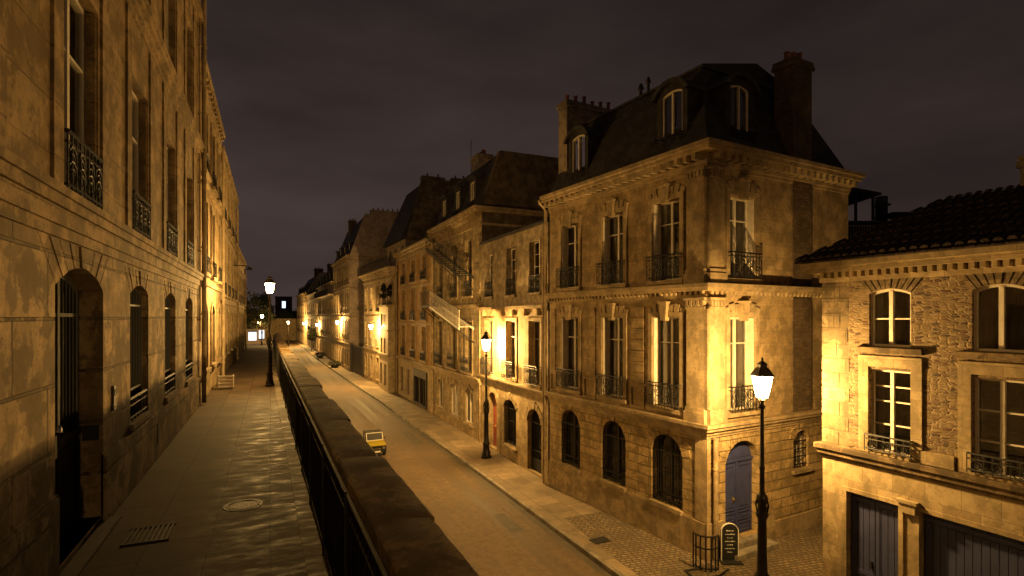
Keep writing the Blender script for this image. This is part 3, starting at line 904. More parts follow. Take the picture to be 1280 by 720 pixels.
hm = MB().lathe([(.01, 0), (.035, .02), (.03, .07), (.01, .09)], 10, F.p(u - .12, 1.28, -.17)); hm.box(F, u - .15, u - .09, 1.02, 1.26, -.235, -.19)
hm.build('door_handle', 'chrome', dr, True)
MB().box(F, u - .80, u + .80, -.02, .10, -.34, -.0).box(F, u - .95, u + .95, -.04, .035, -.02, .16).build('doorstep', 'edging', A_.e, bevel=.01)
# intercom plates
it = MB().box(F, UL(8.42), UL(8.56), 1.30, 1.62, -.01, .03).build('intercom', 'dark_wood', A_.e, bevel=.006)
MB().box(F, UL(8.45), UL(8.53), 1.49, 1.58, .03, .036).box(F, UL(8.46), UL(8.52), 1.34, 1.36, .03, .036).build('keypad', 'chrome', it)
ib = MB(); ib.bx(u + .790, u + .812, .04, .20, 1.02, 1.20); ib.build('bell_plate', 'iron', A_.e)
mbv = MB().box(F, UL(11.3), UL(11.45), .28, .62, .03, .045); mbv.build('wall_vent', 'iron', A_.e)
A_.pipe(F, 28.85, .05, 13.2, .062, .12, 'stone_smooth', True)
A_.pipe(F, 28.45, 1.8, 12.6, .022, .06, 'stone_smooth', False, 'conduit')
# pavement fittings
vt = empty('pavement_grate', (-1.28, 7.45, 0), 0, 'dark slotted iron vent grate set in the walkway beside the door', 'grate')
gm = MB().ring(Face((0, 0), (1, 0), (0, 1)), [(-.22, 0), (.22, 0), (.22, .02), (-.22, .02)], [(-.21, .002), (.21, .002), (.21, .018), (-.21, .018)], -.22, .22)
gm = MB()
for i in range(9): gm.bx(-.20 + i * .05, -.175 + i * .05, -.26, .26, -.004, .012)
gm.bx(-.22, .24, -.27, -.24, -.004, .014); gm.bx(-.22, .24, .24, .27, -.004, .014)
gm.build('grate', 'iron', vt)
mh = empty('manhole_cover', (-.33, 8.1, 0), 0, 'round iron manhole cover gleaming on the damp walkway', 'manhole cover')
MB().lathe([(.20, -.002), (.20, .010), (.17, .014), (.165, .008), (.0, .009)], 24).build('cover', 'cover_iron', mh, True)
MB().lathe([(.24, -.002), (.24, .006), (.205, .006), (.205, -.002)], 24).build('rim', 'iron', mh)

# ------------------------------------------------------------------ further houses on the left
def left_house(name, label, y0, y1, floors, eav, roof, mats, nwin, lit=None, roofin=1.0, modill=True, base=0.0, xo=0.0):
    L = y1 - y0
    B = Bld(name, label, XL - xo, y0, 90, L, 9, base)
    z = base
    for fi, (za, zb, wz0, wz1, ww, rise) in enumerate(floors):
        us = [(j + .5) * L / nwin for j in range(nwin)]
        B.wall(B.front, 0, L, za, zb, [B.op(q, wz0, wz1, ww, rise) for q in us], mats[min(fi, len(mats) - 1)], .26)
        for q in us:
            B.window(B.front, q, wz0, wz1, ww, rise, .26, 'grey_wood', (.5,), 1)
            B.surround(B.front, q, wz0, wz1, ww, rise, .13, .05)
            if fi > 0: B.balconet(B.front, q, wz0, ww, .5, .10, dense=False)
        B.slab(zb - .14, zb, .08, .0, .0, 0)
    B.slabs([(eav - .45, eav - .30, .05, .0, 0, 0), (eav - .12, eav, .17, .0, 0, 0)], 'stone_smooth', 'cornice',
            (eav - .30, eav - .12, 0, .14, .45, .16, ((B.front, L),)) if modill else None)
    B.wall(B.front, 0, L, floors[-1][1], eav - .12, [], mats[-1])
    B.wall(B.right, 0, 9, base, eav, [], 'plaster_cream', name='side_wall'); B.wall(B.left, 0, 9, base, eav, [], 'plaster_grey', name='side_wall')
    B.wall(B.back, 0, L, base, eav, [], 'plaster_grey', name='side_wall')
    B.mansard(eav, roof, roofin, 0, 0, roofin, 'slate')
    B.pipe(B.front, L - .15, base, eav - .5, .06, .10, elbow=False)
    return B
b2 = left_house('town_house', 'lamp-lit cream house with heavy bracketed cornice, second along the walkway on the left', 18.02, 25.2,
    [(0, 3.6, .9, 2.9, 1.1, .3), (3.6, 6.7, 3.85, 6.1, 1.0, 0), (6.7, 9.3, 6.9, 8.9, 1.0, 0)], 9.9, 12.8, ['stone_e', 'stone_corner'], 3)
b2.chimney(.3, 1.0, 1.2, 3.2, 11.5, 14.2, 'brick', 3)
b3 = left_house('town_house', 'dim plain house with wall brackets, third along the walkway on the left', 25.2, 36,
    [(0, 3.2, .9, 2.7, 1.1, 0), (3.2, 6.4, 3.45, 5.8, 1.0, 0), (6.4, 9.0, 6.6, 8.6, 1.0, 0)], 9.3, 12.4, ['stone_corner', 'plaster_cream'], 4)
b3.chimney(6, 6.8, 1.5, 3.0, 11.5, 13.6, 'brick', 3)
b4 = left_house('town_house', 'narrow house with steep dark roof, last on the left before the trees', 36, 47,
    [(0, 3.2, .9, 2.7, 1.1, 0), (3.2, 5.6, 3.4, 5.2, 1.0, 0)], 6.6, 9.4, ['stone_corner', 'plaster_cream'], 4)
b4.chimney(.2, .8, .4, 1.8, 7.6, 10.6, 'brick', 3)

# ================================================================== RIGHT: the corner house
K = Bld('corner_house', 'tall three-storey limestone corner house with slate mansard roof and blue arched door', 10.50, 20.0, -84.06, 8.02, 7.1)
FR, RT = K.front, K.right
cu = [1.42, 3.97, 6.47]
gop = [K.op(q, -3.28, -1.12, 1.28, .56) for q in cu]
K.wall(FR, 0, 8.02, -3.35, -.95, gop, 'stone_rust', .30, 'wall')
K.wall(FR, 0, 8.02, G, -3.35, [], 'stone_smooth', name='base_wall', w=.0)
pm = MB(); pm.box(FR, -.0, 8.06, 0, 1.02, -.02, .06); pm.prism(FR, [(0, 1.02), (8.02, 1.02), (8.02, 1.06), (0, 1.06)], -.02, .03)
pm.box(RT, -.06, .66, 0, 1.02, -.02, .06); pm.box(RT, 2.42, 7.1, 0, .55, -.02, .045)
pm.build('plinth', 'stone_smooth', K.e)
rop = [K.op(1.53, -4.06, -1.18, 1.5, .62), K.op(4.4, -2.40, -1.16, .80, .30)]
K.wall(RT, 0, 7.1, G, -.95, rop, 'stone_rust', .30, 'wall')
MB().box(FR, 7.62, 8.0, 1.06, 3.45, -.02, .035).box(RT, -.03, .10, 1.02, 3.45, -.02, .035).build('corner_strip', 'stone_smooth', K.e)
K.slabs([(-.95, -.86, .05, .05, 0, 0), (-.86, -.74, .10, .10, 0, 0), (-.74, -.64, .20, .20, 0, 0), (-.64, -.54, .26, .26, 0, 0)], 'stone_smooth', 'string_course')
uop = [K.op(q, -.30, 2.48, 1.15) for q in cu]
K.wall(FR, 0, 8.02, -.54, 3.05, uop, 'stone_corner', .32)
rw = 1.5
K.wall(RT, 0, 7.1, -.54, 3.05, [K.op(rw, -.30, 2.48, 1.15)], 'stone_corner', .32)
K.slabs([(3.05, 3.14, .05, .05, 0, 0), (3.24, 3.34, .20, .20, 0, 0), (3.34, 3.45, .26, .26, 0, 0)], 'stone_smooth', 'string_course',
        (3.14, 3.24, -.02, .12, .20, .10, ((FR, 8.02), (RT, 7.1))))
K.wall(FR, 0, 8.02, 3.14, 3.24, [], 'stone_smooth'); K.wall(RT, 0, 7.1, 3.14, 3.24, [], 'stone_smooth')
top = [K.op(q, 3.62, 6.08, 1.15) for q in cu]
K.wall(FR, 0, 8.02, 3.45, 6.75, top, 'stone_corner', .32)
K.wall(RT, 0, 7.1, 3.45, 6.75, [K.op(rw, 3.62, 6.08, 1.15)], 'stone_corner', .32)
K.slabs([(6.75, 6.85, .05, .05, 0, 0), (6.85, 6.95, .10, .10, 0, 0), (7.14, 7.26, .42, .42, 0, .1), (7.26, 7.38, .50, .50, 0, .15)], 'stone_smooth', 'cornice',
        (6.95, 7.14, -.02, .36, .33, .14, ((FR, 8.02), (RT, 7.1))))
K.wall(FR, 0, 8.02, 6.95, 7.14, [], 'stone_smooth'); K.wall(RT, 0, 7.1, 6.95, 7.14, [], 'stone_smooth')
K.wall(K.left, 0, 7.1, G, 7.14, [], 'plaster_grey', name='side_wall'); K.wall(K.back, 0, 8.02, G, 7.14, [], 'plaster_grey', name='side_wall')
# pilasters at the corner, bases and capitals
pc = MB()
for z0, z1 in ((-.54, 3.05), (3.45, 6.75)):
    a, b = z0 - G, z1 - G
    for Fq, u0, u1 in ((FR, 7.36, 8.02), (RT, 0, .62)):
        e0 = .0 if Fq is RT else 0; 
        pc.box(Fq, u0 - (.0 if Fq is FR else .10), u1 + (.10 if Fq is FR else .0), a + .42, b - .32, -.02, .10)
        pc.box(Fq, u0 - .05, u1 + .05, a + .002, a + .30, -.02, .17); pc.box(Fq, u0 - .02, u1 + .02, a + .30, a + .42, -.02, .14)
        pc.box(Fq, u0 - .03, u1 + .03, b - .32, b - .26, -.02, .13); pc.box(Fq, u0 - .06, u1 + .06, b - .08, b - .002, -.02, .19)
        for j in range(5): pc.box(Fq, u0 + .02 + j * (u1 - u0) / 5, u0 - .02 + (j + 1) * (u1 - u0) / 5, b - .25, b - .09, -.02, .15 + .01 * (j % 2))
pc.build('corner_pilaster', 'stone_smooth', K.e)
# stone bands between first floor windows, panels below
spans = [(0.12, .50), (2.34, 3.05), (4.89, 5.55), (7.32 - .15, 7.34)]
for a, b in spans[:3]:
    bb = MB(); pn = MB()
    for r_ in range(7):
        z = -.54 - G + .88 + r_ * .36
        bb.box(FR, a + .03, b - .03, z, z + .33, -.02, .045)
    pn.ring(FR, [(a, 3.92), (b, 3.92), (b, 4.66), (a, 4.66)], [(a + .06, 3.99), (b - .06, 3.99), (b - .06, 4.59), (a + .06, 4.59)], -.02, .06)
    bb.build('banded_pier', 'stone_corner', K.e, bevel=.012); pn.build('wall_panel', 'stone_smooth', K.e)
for Fq, us in ((FR, cu), (RT, [rw])):
    for i, q in enumerate(us):
        for (z0, z1) in ((-.30, 2.48), (3.62, 6.08)):
            K.window(Fq, q, z0, z1, 1.15, 0, .32, 'white_wood', (.72,) , 1, 1.0 if z0 < 0 else .5, .055)
            K.surround(Fq, q, z0, z1, 1.15, 0, .16, .06, key=True)
            K.fan(Fq, q, z1 + .16, 1.47, .14, 7, .30, .05, flat=0)
            K.balconet(Fq, q, z0 + .02, 1.32, .74, .20)
            # louvred shutters folded into the reveal
            for sgn in (-1, 1):
                sh = MB()
                uu = q + sgn * .558; za, zb = z0 - G + .02, z1 - G - .02
                sh.box(Fq, uu - .010, uu + .010, za, zb, -.25, -.01)
                n = 44
                for j in range(n):
                    zz = za + .06 + (zb - za - .12) * j / n
                    sh.box(Fq, uu - .018, uu + .018, zz, zz + .026, -.225, -.035)
                sh.build('folded_shutter', 'white_wood', K.e)
for q in cu:
    K.window(FR, q, -3.28, -1.12, 1.28, .56, .30, 'dark_wood', (.4,), 1, None, .05)
    K.grille(FR, q, -3.28, -1.12, 1.28, .56, .115, -.05, (.06, .16, .74))
    K.fan(FR, q, -1.12, 1.28, .56, 11, .40, .012, 'stone_rust')
    MB().box(FR, q - .68, q + .68, -3.42 - G, -3.285 - G, -.3, .11).build('window_sill', 'stone_smooth', K.e)
K.door(RT, 1.53, -4.06, -1.18, 1.5, .62, .24, 'blue_door')
K.fan(RT, 1.53, -1.18, 1.5, .62, 13, .40, .012, 'stone_rust')
K.window(RT, 4.4, -2.40, -1.16, .80, .30, .30, 'white_wood', (.3, .55), 2, None, .04)
K.grille(RT, 4.4, -2.40, -1.16, .80, .30, .16, -.08, (.1, .3, .5, .7))
K.fan(RT, 4.4, -1.16, .80, .30, 9, .28, .03, 'stone_rust')
MB().box(RT, 3.92, 4.88, -2.52 - G, -2.405 - G, -.3, .10).build('window_sill', 'stone_smooth', K.e)
ds = MB().box(RT, .60, 2.50, -.02, .17, -.26, .55).box(RT, .72, 2.34, .17, .335, -.26, .26); ds.build('doorstep', 'kerb', K.e, bevel=.015)
# brick breast and stack on the alley side
K.chimney(8.02 - .60, 8.02 + .05, 3.9, 4.9, -.53, 10.75, 'brick', 3, 'y', .07, 'pot')
K.chimney(.05, .65, .4, 3.0, 7.2, 11.25, 'plaster_grey', 6, 'y', .07, 'pot')
K.mansard(7.38, 10.35, 1.25, 1.25, 0, 1.25, 'slate', .05, .55)
K.dormer(FR, 6.45, 7.50, 9.75); K.dormer(FR, 1.6, 7.50, 9.75); K.dormer(RT, 1.75, 7.50, 9.75)
MB().lathe([(.06, 0), (.06, .5), (.12, .55), (.05, .75)], 8, (3.3, 1.9, 10.5 - G)).lathe([(.05, 0), (.05, .6), (.10, .66), (.04, .85)], 8, (3.7, 1.9, 10.5 - G)).build('vent_pipes', 'zinc', K.e)
K.pipe(FR, -.10, G, 7.2, .06, .14); K.pipe(FR, -.32, G, 6.0, .05, .10, elbow=False)
K.pipe(RT, .20, G + .05, -.95, .075, .14, 'stone_smooth', False)
MB().prism(RT, [(2.45, .3), (3.0, .25), (2.95, .95), (2.7, 1.25), (2.45, 1.1)], -.01, .052).build('plaster_patch', 'stone_e', K.e)

# ================================================================== RIGHT: plain two-window house B
Bh = Bld('plain_house', 'plain grey-brown two-storey house lit by a street lamp, left of the corner house, red-brown door', 10.6, 28.2, -90, 7.85, 8)
FB = Bh.front
b2u = [1.15, 4.03, 6.62]
Bh.wall(FB, 0, 7.85, G, -.95, [Bh.op(1.62, -4.32, -1.42, 1.1, .5), Bh.op(3.85, -3.75, -1.5, 1.5, .40), Bh.op(6.55, -4.34, -1.55, 1.4, .6)], 'stone_e', .30)
Bh.slabs([(-.95, -.80, .06, 0, 0, 0), (-.80, -.70, .13, 0, 0, 0), (-.70, -.60, .20, 0, 0, 0)], 'stone_smooth', 'string_course')
Bh.wall(FB, 0, 7.85, -.60, 2.75, [Bh.op(q, -.5, 2.3, 1.15) for q in b2u], 'stone_e', .30)
Bh.slabs([(2.75, 2.86, .06, 0, 0, 0), (2.86, 3.0, .30, 0, 0, 0)], 'stone_smooth', 'string_course', (2.55, 2.86, -.01, .22, 1.3, .13, ((FB, 7.85),)))
Bh.wall(FB, 0, 7.85, 3.0, 6.45, [Bh.op(q, 3.55, 5.82, 1.05) for q in b2u], 'stone_b', .34)
Bh.slabs([(6.45, 6.56, .12, 0, 0, 0)], 'zinc', 'cornice')
Bh.shell(6.45, 'plaster_grey')
rf = MB().add([(0, -.14, 6.57 - G), (7.85, -.14, 6.57 - G), (7.85, 6, 8.2 - G), (0, 6, 8.2 - G), (7.85, 8, 6.57 - G), (0, 8, 6.57 - G)], [(0, 1, 2, 3), (3, 2, 4, 5)]); rf.build('roof', 'zinc', Bh.e)
for q in b2u:
    Bh.window(FB, q, 3.55, 5.82, 1.05, 0, .30, 'white_wood', (.28, .52, .76), 1)
    Bh.surround(FB, q, 3.55, 5.82, 1.05, 0, .06, .03, 'stone_b'); Bh.balconet(FB, q, 3.56, 1.08, .75, .06)
    Bh.window(FB, q, -.5, 2.3, 1.15, 0, .30, 'grey_wood', (.72,), 1, .3 if q > 2 else .8)
    Bh.surround(FB, q, -.5, 2.3, 1.15, 0, .15, .05); Bh.balconet(FB, q, -.5, 1.3, .85, .24)
dd = Bh.door(FB, 1.62, -4.32, -1.42, 1.1, .5, .26, 'red_door', two=False)
Bh.fan(FB, 1.62, -1.42, 1.1, .5, 9, .22, .02, 'stone_e')
Bh.window(FB, 3.85, -3.75, -1.5, 1.5, .40, .30, 'dark_wood', (.5,), 1); Bh.grille(FB, 3.85, -3.75, -1.5, 1.5, .40, .14, -.10, (.08, .8)); Bh.fan(FB, 3.85, -1.5, 1.5, .40, 9, .26, .03, 'stone_e')
MB().box(FB, 2.95, 4.75, .52, .645, -.3, .14).build('window_sill', 'stone_e', Bh.e)
gd = MB().box(FB, 5.86, 7.24, .06, .62, -.26, -.20); gd.ring(FB, outline(6.55, .06, 1.38, 2.78, .58), outline(6.55, .14, 1.24, 2.62, .55), -.27, -.19)
for i in range(11): gd.tube([FB.p(5.98 + i * .114, .6, -.23), FB.p(5.98 + i * .114, 2.25 + .45 * (1 - ((i - 5) / 6) ** 2), -.23)], .012, 5)
gd.box(FB, 5.9, 7.2, 2.15, 2.21, -.26, -.2); gd.box(FB, 5.9, 7.2, .95, .99, -.25, -.205)
gdo = gd.build('barred_gate', 'iron', Bh.e); MB().poly(FB, outline(6.55, .1, 1.3, 2.7, .55), -.28).build('pane', 'glass', gdo)
Bh.fan(FB, 6.55, -1.55, 1.4, .6, 9, .28, .04, 'stone_e')

# ================================================================== RIGHT: house with the outside stairs
Ch = Bld('stair_house', 'weathered stone house with outside stairs across its front and a dark mansard roof', 10.6, 37.7, -90, 9.5, 10)
FC = Ch.front
cw = [1.7, 4.65, 7.4]
Ch.wall(FC, 0, 9.5, G, -1.25, [Ch.op(q, -3.7, -1.7, 1.4 if i != 1 else 1.7, .3) for i, q in enumerate(cw)], 'stone_e', .16)
Ch.slabs([(-1.25, -1.12, .08, 0, 0, 0), (-1.12, -.98, .20, 0, 0, 0), (-.98, -.90, .27, 0, 0, 0)], 'stone_smooth', 'string_course')
Ch.wall(FC, 0, 9.5, -.90, 3.0, [Ch.op(q, -.75, 2.2, 1.15) for q in cw], 'stone_c', .30)
Ch.slabs([(3.0, 3.2, .16, 0, 0, 0)], 'stone_smooth', 'string_course')
Ch.wall(FC, 0, 9.5, 3.2, 7.55, [Ch.op(q, 3.7, 7.0, 1.15) for q in cw], 'stone_c', .30)
Ch.slabs([(7.55, 7.68, .10, .05, 0, 0), (8.25, 8.40, .42, .2, .1, 0), (8.40, 8.55, .52, .25, .1, 0)], 'stone_smooth', 'cornice', (8.0, 8.25, -.01, .34, .42, .15, ((FC, 9.5),)))
Ch.wall(FC, 0, 9.5, 7.68, 8.25, [], 'stone_smooth')
Ch.shell(8.25, 'plaster_dark')
Ch.mansard(8.55, 11.55, 1.15, 0.02, 0.02, 1.2, 'slate', .05, .25)
gw = MB().add([(9.56, -.0, 8.25 - G), (9.56, 10, 8.25 - G), (9.56, 8.8, 11.75 - G), (9.56, 1.1, 11.75 - G)], [(0, 1, 2, 3)])
gw.prism(Face((9.5, 0), (0, 1), (1, 0)), [(.0, 8.55 - G), (10, 8.55 - G), (8.8, 11.72 - G), (1.05, 11.72 - G)], -.3, .05); gw.build('gable_wall', 'plaster_dark', Ch.e)
for q in cw:
    Ch.dormer(FC, q, 8.6, 10.6, 1.2, .2, 1.3, .0)
    Ch.window(FC, q, 3.7, 7.0, 1.15, 0, .30, 'grey_wood', (.7,), 1, .3); Ch.surround(FC, q, 3.7, 7.0, 1.15); Ch.balconet(FC, q, 3.72, 1.2, .85, .14)
    Ch.window(FC, q, -.75, 2.2, 1.15, 0, .30, 'white_wood', (.7,), 1, .5); Ch.surround(FC, q, -.75, 2.2, 1.15); Ch.balconet(FC, q, -.7, 1.35, .85, .3)
for i, q in enumerate(cw):
    ww = 1.4 if i != 1 else 1.7
    Ch.window(FC, q, -3.7, -1.7, ww, .3, .16, 'white_wood', (), 1, 1.0, cmat='curtain'); Ch.fan(FC, q, -1.7, ww, .3, 9, .24, .03, 'stone_c')
    MB().box(FC, q - ww / 2 - .12, q + ww / 2 + .12, .56, .69, -.3, .12).build('window_sill', 'stone_smooth', Ch.e)
# banded stone at both ends and between the ground floor windows
for uq, wd in ((.35, .5), (3.2, .45), (6.05, .45), (9.1, .55)):
    qb = MB()
    for r_ in range(8): qb.box(FC, uq - wd / 2 + .04 * (r_ % 2), uq + wd / 2 - .04 * (r_ % 2), .7 + r_ * .29, .95 + r_ * .29, -.02, .05)
    for r_ in range(24): qb.box(FC, uq - wd / 2 + .05 * (r_ % 2), uq + wd / 2 - .05 * (r_ % 2), 3.6 + r_ * .35, 3.9 + r_ * .35, -.02, .05) if 3.9 + r_ * .35 < 7.3 or (3.6 + r_ * .35 > 7.65 and 3.9 + r_ * .35 < 11.9) else None
    qb.build('quoin_stones', 'stone_c', Ch.e, bevel=.012)
# outside stairs
def stairs(u0, z0, u1, z1, w0, w1, mat, name):
    mb = MB(); a, b = z0 - G, z1 - G
    n = 16
    for wv in (w0, w1): mb.prism(FC, [(u0, a - .14), (u1, b - .14), (u1, b), (u0, a)], wv - .02, wv + .02)
    for i in range(n):
        t_ = (i + .5) / n; mb.box(FC, u0 + (u1 - u0) * t_ - .11, u0 + (u1 - u0) * t_ + .11, a + (b - a) * t_ - .02, a + (b - a) * t_ + .01, w0, w1)
    st = mb.build(name, mat, Ch.e)
    r_ = MB()
    r_.tube([FC.p(u0, a + .95, w1), FC.p(u1, b + .95, w1)], .025, 6); r_.tube([FC.p(u0, a + .12, w1), FC.p(u1, b + .12, w1)], .016, 6); r_.tube([FC.p(u0, a + .80, w1), FC.p(u1, b + .80, w1)], .014, 6)
    m2 = 26
    for i in range(m2 + 1):
        t_ = i / m2; uu = u0 + (u1 - u0) * t_; zz = a + (b - a) * t_
        r_.box(FC, uu - .010, uu + .010, zz, zz + .95, w1 - .01, w1 + .01)
        if i % 3 == 1: r_.tube([FC.p(uu + .09 * math.cos(q), zz + .46 + .11 * math.sin(q), w1) for q in [2 * math.pi * j / 8 for j in range(8)]], .012, 4, True)
    r_.build('stair_railing', mat, st)
    return st
stairs(2.3, 3.25, 8.6, 1.9, .15, 1.0, 'white_paint', 'outside_stair')
stairs(1.0, 7.2, 8.6, 4.75, .15, .9, 'iron', 'outside_stair')
for uq in (.1, 1.2, 2.3):
    MB().tube([FC.p(uq, 2.35 - G, .0), FC.p(uq, 3.12 - G, .95)], .03, 6).tube([FC.p(uq, 2.35 - G, .0), FC.p(uq, 3.12 - G, .02)], .03, 6).build('stair_bracket', 'iron', Ch.e)
for uq, zq in ((4.4, 2.62), (6.5, 2.17), (8.4, 1.75)):
    MB().tube([FC.p(uq, zq - .75 - G, .0), FC.p(uq, zq - .02 - G, .95)], .03, 6).build('stair_bracket', 'iron', Ch.e)
for uq, zq in ((1.4, 6.85), (4.9, 5.65), (8.3, 4.68)):
    MB().tube([FC.p(uq, zq - .75 - G, .0), FC.p(uq, zq - .02 - G, .85)], .03, 6).build('stair_bracket', 'iron', Ch.e)
pf = MB().box(FC, -.1, 2.4, 3.15 - G, 3.27 - G, .0, 1.05); pfo = pf.build('landing', 'iron', Ch.e)
rr_ = MB(); 
for i in range(14): rr_.box(FC, -.08 + i * .19, -.06 + i * .19, 3.27 - G, 4.2 - G, 1.0, 1.02)
rr_.box(FC, -.1, 2.4, 4.18 - G, 4.22 - G, .99, 1.03); rr_.build('landing_railing', 'iron', pfo)
Ch.chimney(2.2, 3.6, 2.0, 3.0, 11.2, 13.3, 'plaster_grey', 4, 'x')
MB().tube([(.4, 2.6, 11.5 - G), (.4, 2.6, 15.2 - G)], .02, 5).tube([(.1, 2.6, 14.9 - G), (.7, 2.6, 14.9 - G)], .012, 5).build('antenna', 'iron', Ch.e)
Ch.pipe(FC, .0, G, 8.3, .06, .12); Ch.pipe(FC, 9.45, G, 3.1, .04, .10, elbow=False)

# ================================================================== RIGHT: ochre house
Dh = Bld('ochre_house', 'narrow ochre-plastered house with three columns of windows and a dark shopfront', 10.55, 49.6, -90, 11.9, 9)
FD = Dh.front
dw = [2.5, 5.9, 9.3]
Dh.wall(FD, 0, 11.9, G, -1.2, [Dh.op(1.6, -4.0, -1.9, 1.0), Dh.op(4.0, -4.0, -1.9, 1.0), Dh.op(8.3, -4.3, -1.6, 3.9)], 'plaster_cream', .25)
Dh.slabs([(-1.2, -1.0, .15, 0, 0, 0)])
for za, zb, w0, w1 in ((-1.0, 2.0, -.8, 1.75), (2.0, 4.95, 2.25, 4.8), (4.95, 7.5, 5.3, 7.1)):
    Dh.wall(FD, 0, 11.9, za, zb, [Dh.op(q, w0, w1, 1.3) for q in dw], 'plaster_orange', .25)
    for q in dw:
        Dh.window(FD, q, w0, w1, 1.3, 0, .25, 'grey_wood', (.6,), 1, .6); Dh.surround(FD, q, w0, w1, 1.3, 0, .18, .06, 'plaster_cream'); Dh.balconet(FD, q, w0, 1.4, .7, .16)
    Dh.slabs([(zb - .12, zb, .07, 0, 0, 0)], 'plaster_cream')
Dh.slabs([(7.5, 7.75, .15, 0, 0, 0), (7.75, 7.95, .35, 0, .1, 0), (7.95, 8.10, .5, 0, .1, 0)], 'stone_smooth', 'cornice'); Dh.shell(7.6, 'plaster_grey')
MB().add([(0, -.4, 8.11 - G), (11.9, -.4, 8.11 - G), (11.9, 4.5, 9.0 - G), (0, 4.5, 9.0 - G), (11.9, 9, 8.11 - G), (0, 9, 8.11 - G)], [(0, 1, 2, 3), (3, 2, 4, 5)]).build('roof', 'zinc', Dh.e)
Dh.window(FD, 1.6, -4.0, -1.9, 1.0, 0, .2, 'grey_wood'); Dh.window(FD, 4.0, -4.0, -1.9, 1.0, 0, .2, 'grey_wood')
sf = MB().ring(FD, [(6.35, .1), (10.25, .1), (10.25, 2.8), (6.35, 2.8)], [(6.5, .25), (10.1, .25), (10.1, 2.25), (6.5, 2.25)], -.2, .12)
sf.box(FD, 8.0, 8.2, .25, 2.25, -.15, .08); sf.box(FD, 9.2, 9.3, .25, 2.25, -.15, .06); sfo = sf.build('shopfront', 'dark_wood', Dh.e)
MB().poly(FD, [(6.4, .2), (10.2, .2), (10.2, 2.3), (6.4, 2.3)], -.12).build('pane', 'glass', sfo)
Dh.pipe(FD, .05, G, 8.0, .06, .12); Dh.pipe(FD, 11.8, G, 8.0, .06, .12)

# ================================================================== further right-hand houses
def row_house(name, label, xa, ya, xb, yb, fl, eav, roof, mat, nwin, inset, gm='plaster_pink', D=10, dorm=0, balc=None, ground=None, gable=True, group=None):
    """from the near end (xb,yb) to the far end (xa,ya)"""
    L = math.hypot(xb - xa, yb - ya); rot = math.degrees(math.atan2(yb - ya, xb - xa))
    H = Bld(name, label, xa, ya, rot, L, D)
    FF = H.front; us = [(j + .5) * L / nwin for j in range(nwin)]
    for fi, (za, zb, w0, w1, ww) in enumerate(fl):
        mt = ground if (fi == 0 and ground) else mat
        H.wall(FF, 0, L, za, zb, [H.op(q, w0, w1, ww) for q in us], mt, .22)
        for q in us:
            H.window(FF, q, w0, w1, ww, 0, .22, 'grey_wood', (.55,), 1, .5); H.surround(FF, q, w0, w1, ww, 0, .16, .06, 'stone_smooth')
            if fi > 0: H.balconet(FF, q, w0, ww, .7, .15, dense=False)
        H.slabs([(zb - .15, zb, .12, 0, 0, 0)])
    H.wall(FF, 0, L, fl[-1][1], eav - .1, [], mat)
    H.slabs([(eav - .3, eav - .12, .25, 0, .1, 0), (eav - .12, eav, .42, 0, .1, 0)], 'stone_smooth', 'cornice')
    H.shell(eav - .1, gm)
    H.mansard(eav, roof, inset, .02, .02, inset, 'slate', .05, .3)
    if gable:
        MB().prism(Face((L, 0), (0, 1), (1, 0)), [(0, eav - G - .08), (D, eav - G - .08), (D - inset + .05, roof - G + .35), (inset - .05, roof - G + .35)], -.4, .06).build('gable_wall', gm, H.e)
    for j in range(dorm): H.dormer(FF, (j + .5) * L / dorm, eav + .05, eav + 1.9, 1.2, .25, 1.6, 0)
    if balc is not None:
        bo = MB().box(FF, -.1, L + .1, balc - G, balc - G + .14, 0, .8).build('balcony', 'stone_smooth', H.e)
        rb = MB(); n = int(L / .22)
        for i in range(n + 1): rb.box(FF, L * i / n - .012, L * i / n + .012, balc - G + .14, balc - G + 1.05, .74, .76)
        rb.box(FF, -.1, L + .1, balc - G + 1.05, balc - G + 1.09, .72, .78); rb.box(FF, -.1, L + .1, balc - G + .7, balc - G + .72, .73, .77); rb.build('balcony_railing', 'iron', bo)
    return H
H1 = row_house('balcony_house', 'tall lamp-lit house with an upper terrace railing and steep dark roof beyond the ochre house', 9.75, 64, 10.35, 49.65,
    [(G, -.9, -3.9, -1.7, 1.1), (-.9, 2.6, -.5, 2.0, 1.1), (2.6, 6.3, 3.1, 5.6, 1.1)], 6.9, 7.1, 'plaster_cream', 5, .3, 'plaster_grey', 10, 0, 6.92, 'stone_e', gable=False)
UP = Face((0, .9), (1, 0), (0, -1)); UR = Face((14.36, .9), (0, 1), (1, 0)); ULf = Face((7.2, 10), (0, -1), (-1, 0))
uu_ = [8.6, 10.8, 13.0]
H1.wall(UP, 7.2, 14.36, 6.95, 9.6, [H1.op(q, 7.1, 9.1, 1.1) for q in uu_], 'plaster_cream', .2, 'upper_wall')
for q in uu_: H1.window(UP, q, 7.1, 9.1, 1.1, 0, .2, 'grey_wood', (.5,), 1, .6)
H1.wall(UR, 0, 9.1, 6.95, 9.6, [], 'plaster_grey', name='upper_wall'); H1.wall(ULf, 0, 9.1, 6.95, 9.6, [], 'plaster_grey', name='upper_wall')
rm1 = MB(); e0, e1 = 9.6 - G, 15.0 - G
rm1.add([(6.9, .5, e0), (14.38, .5, e0), (14.38, 10.2, e0), (6.9, 10.2, e0), (8.3, 2.7, e1), (14.3, 2.7, e1), (14.3, 8.0, e1), (8.3, 8.0, e1)], [(0, 1, 5, 4), (1, 2, 6, 5), (2, 3, 7, 6), (3, 0, 4, 7), (4, 5, 6, 7), (0, 1, 2, 3)])
rm1.build('roof', 'slate', H1.e)
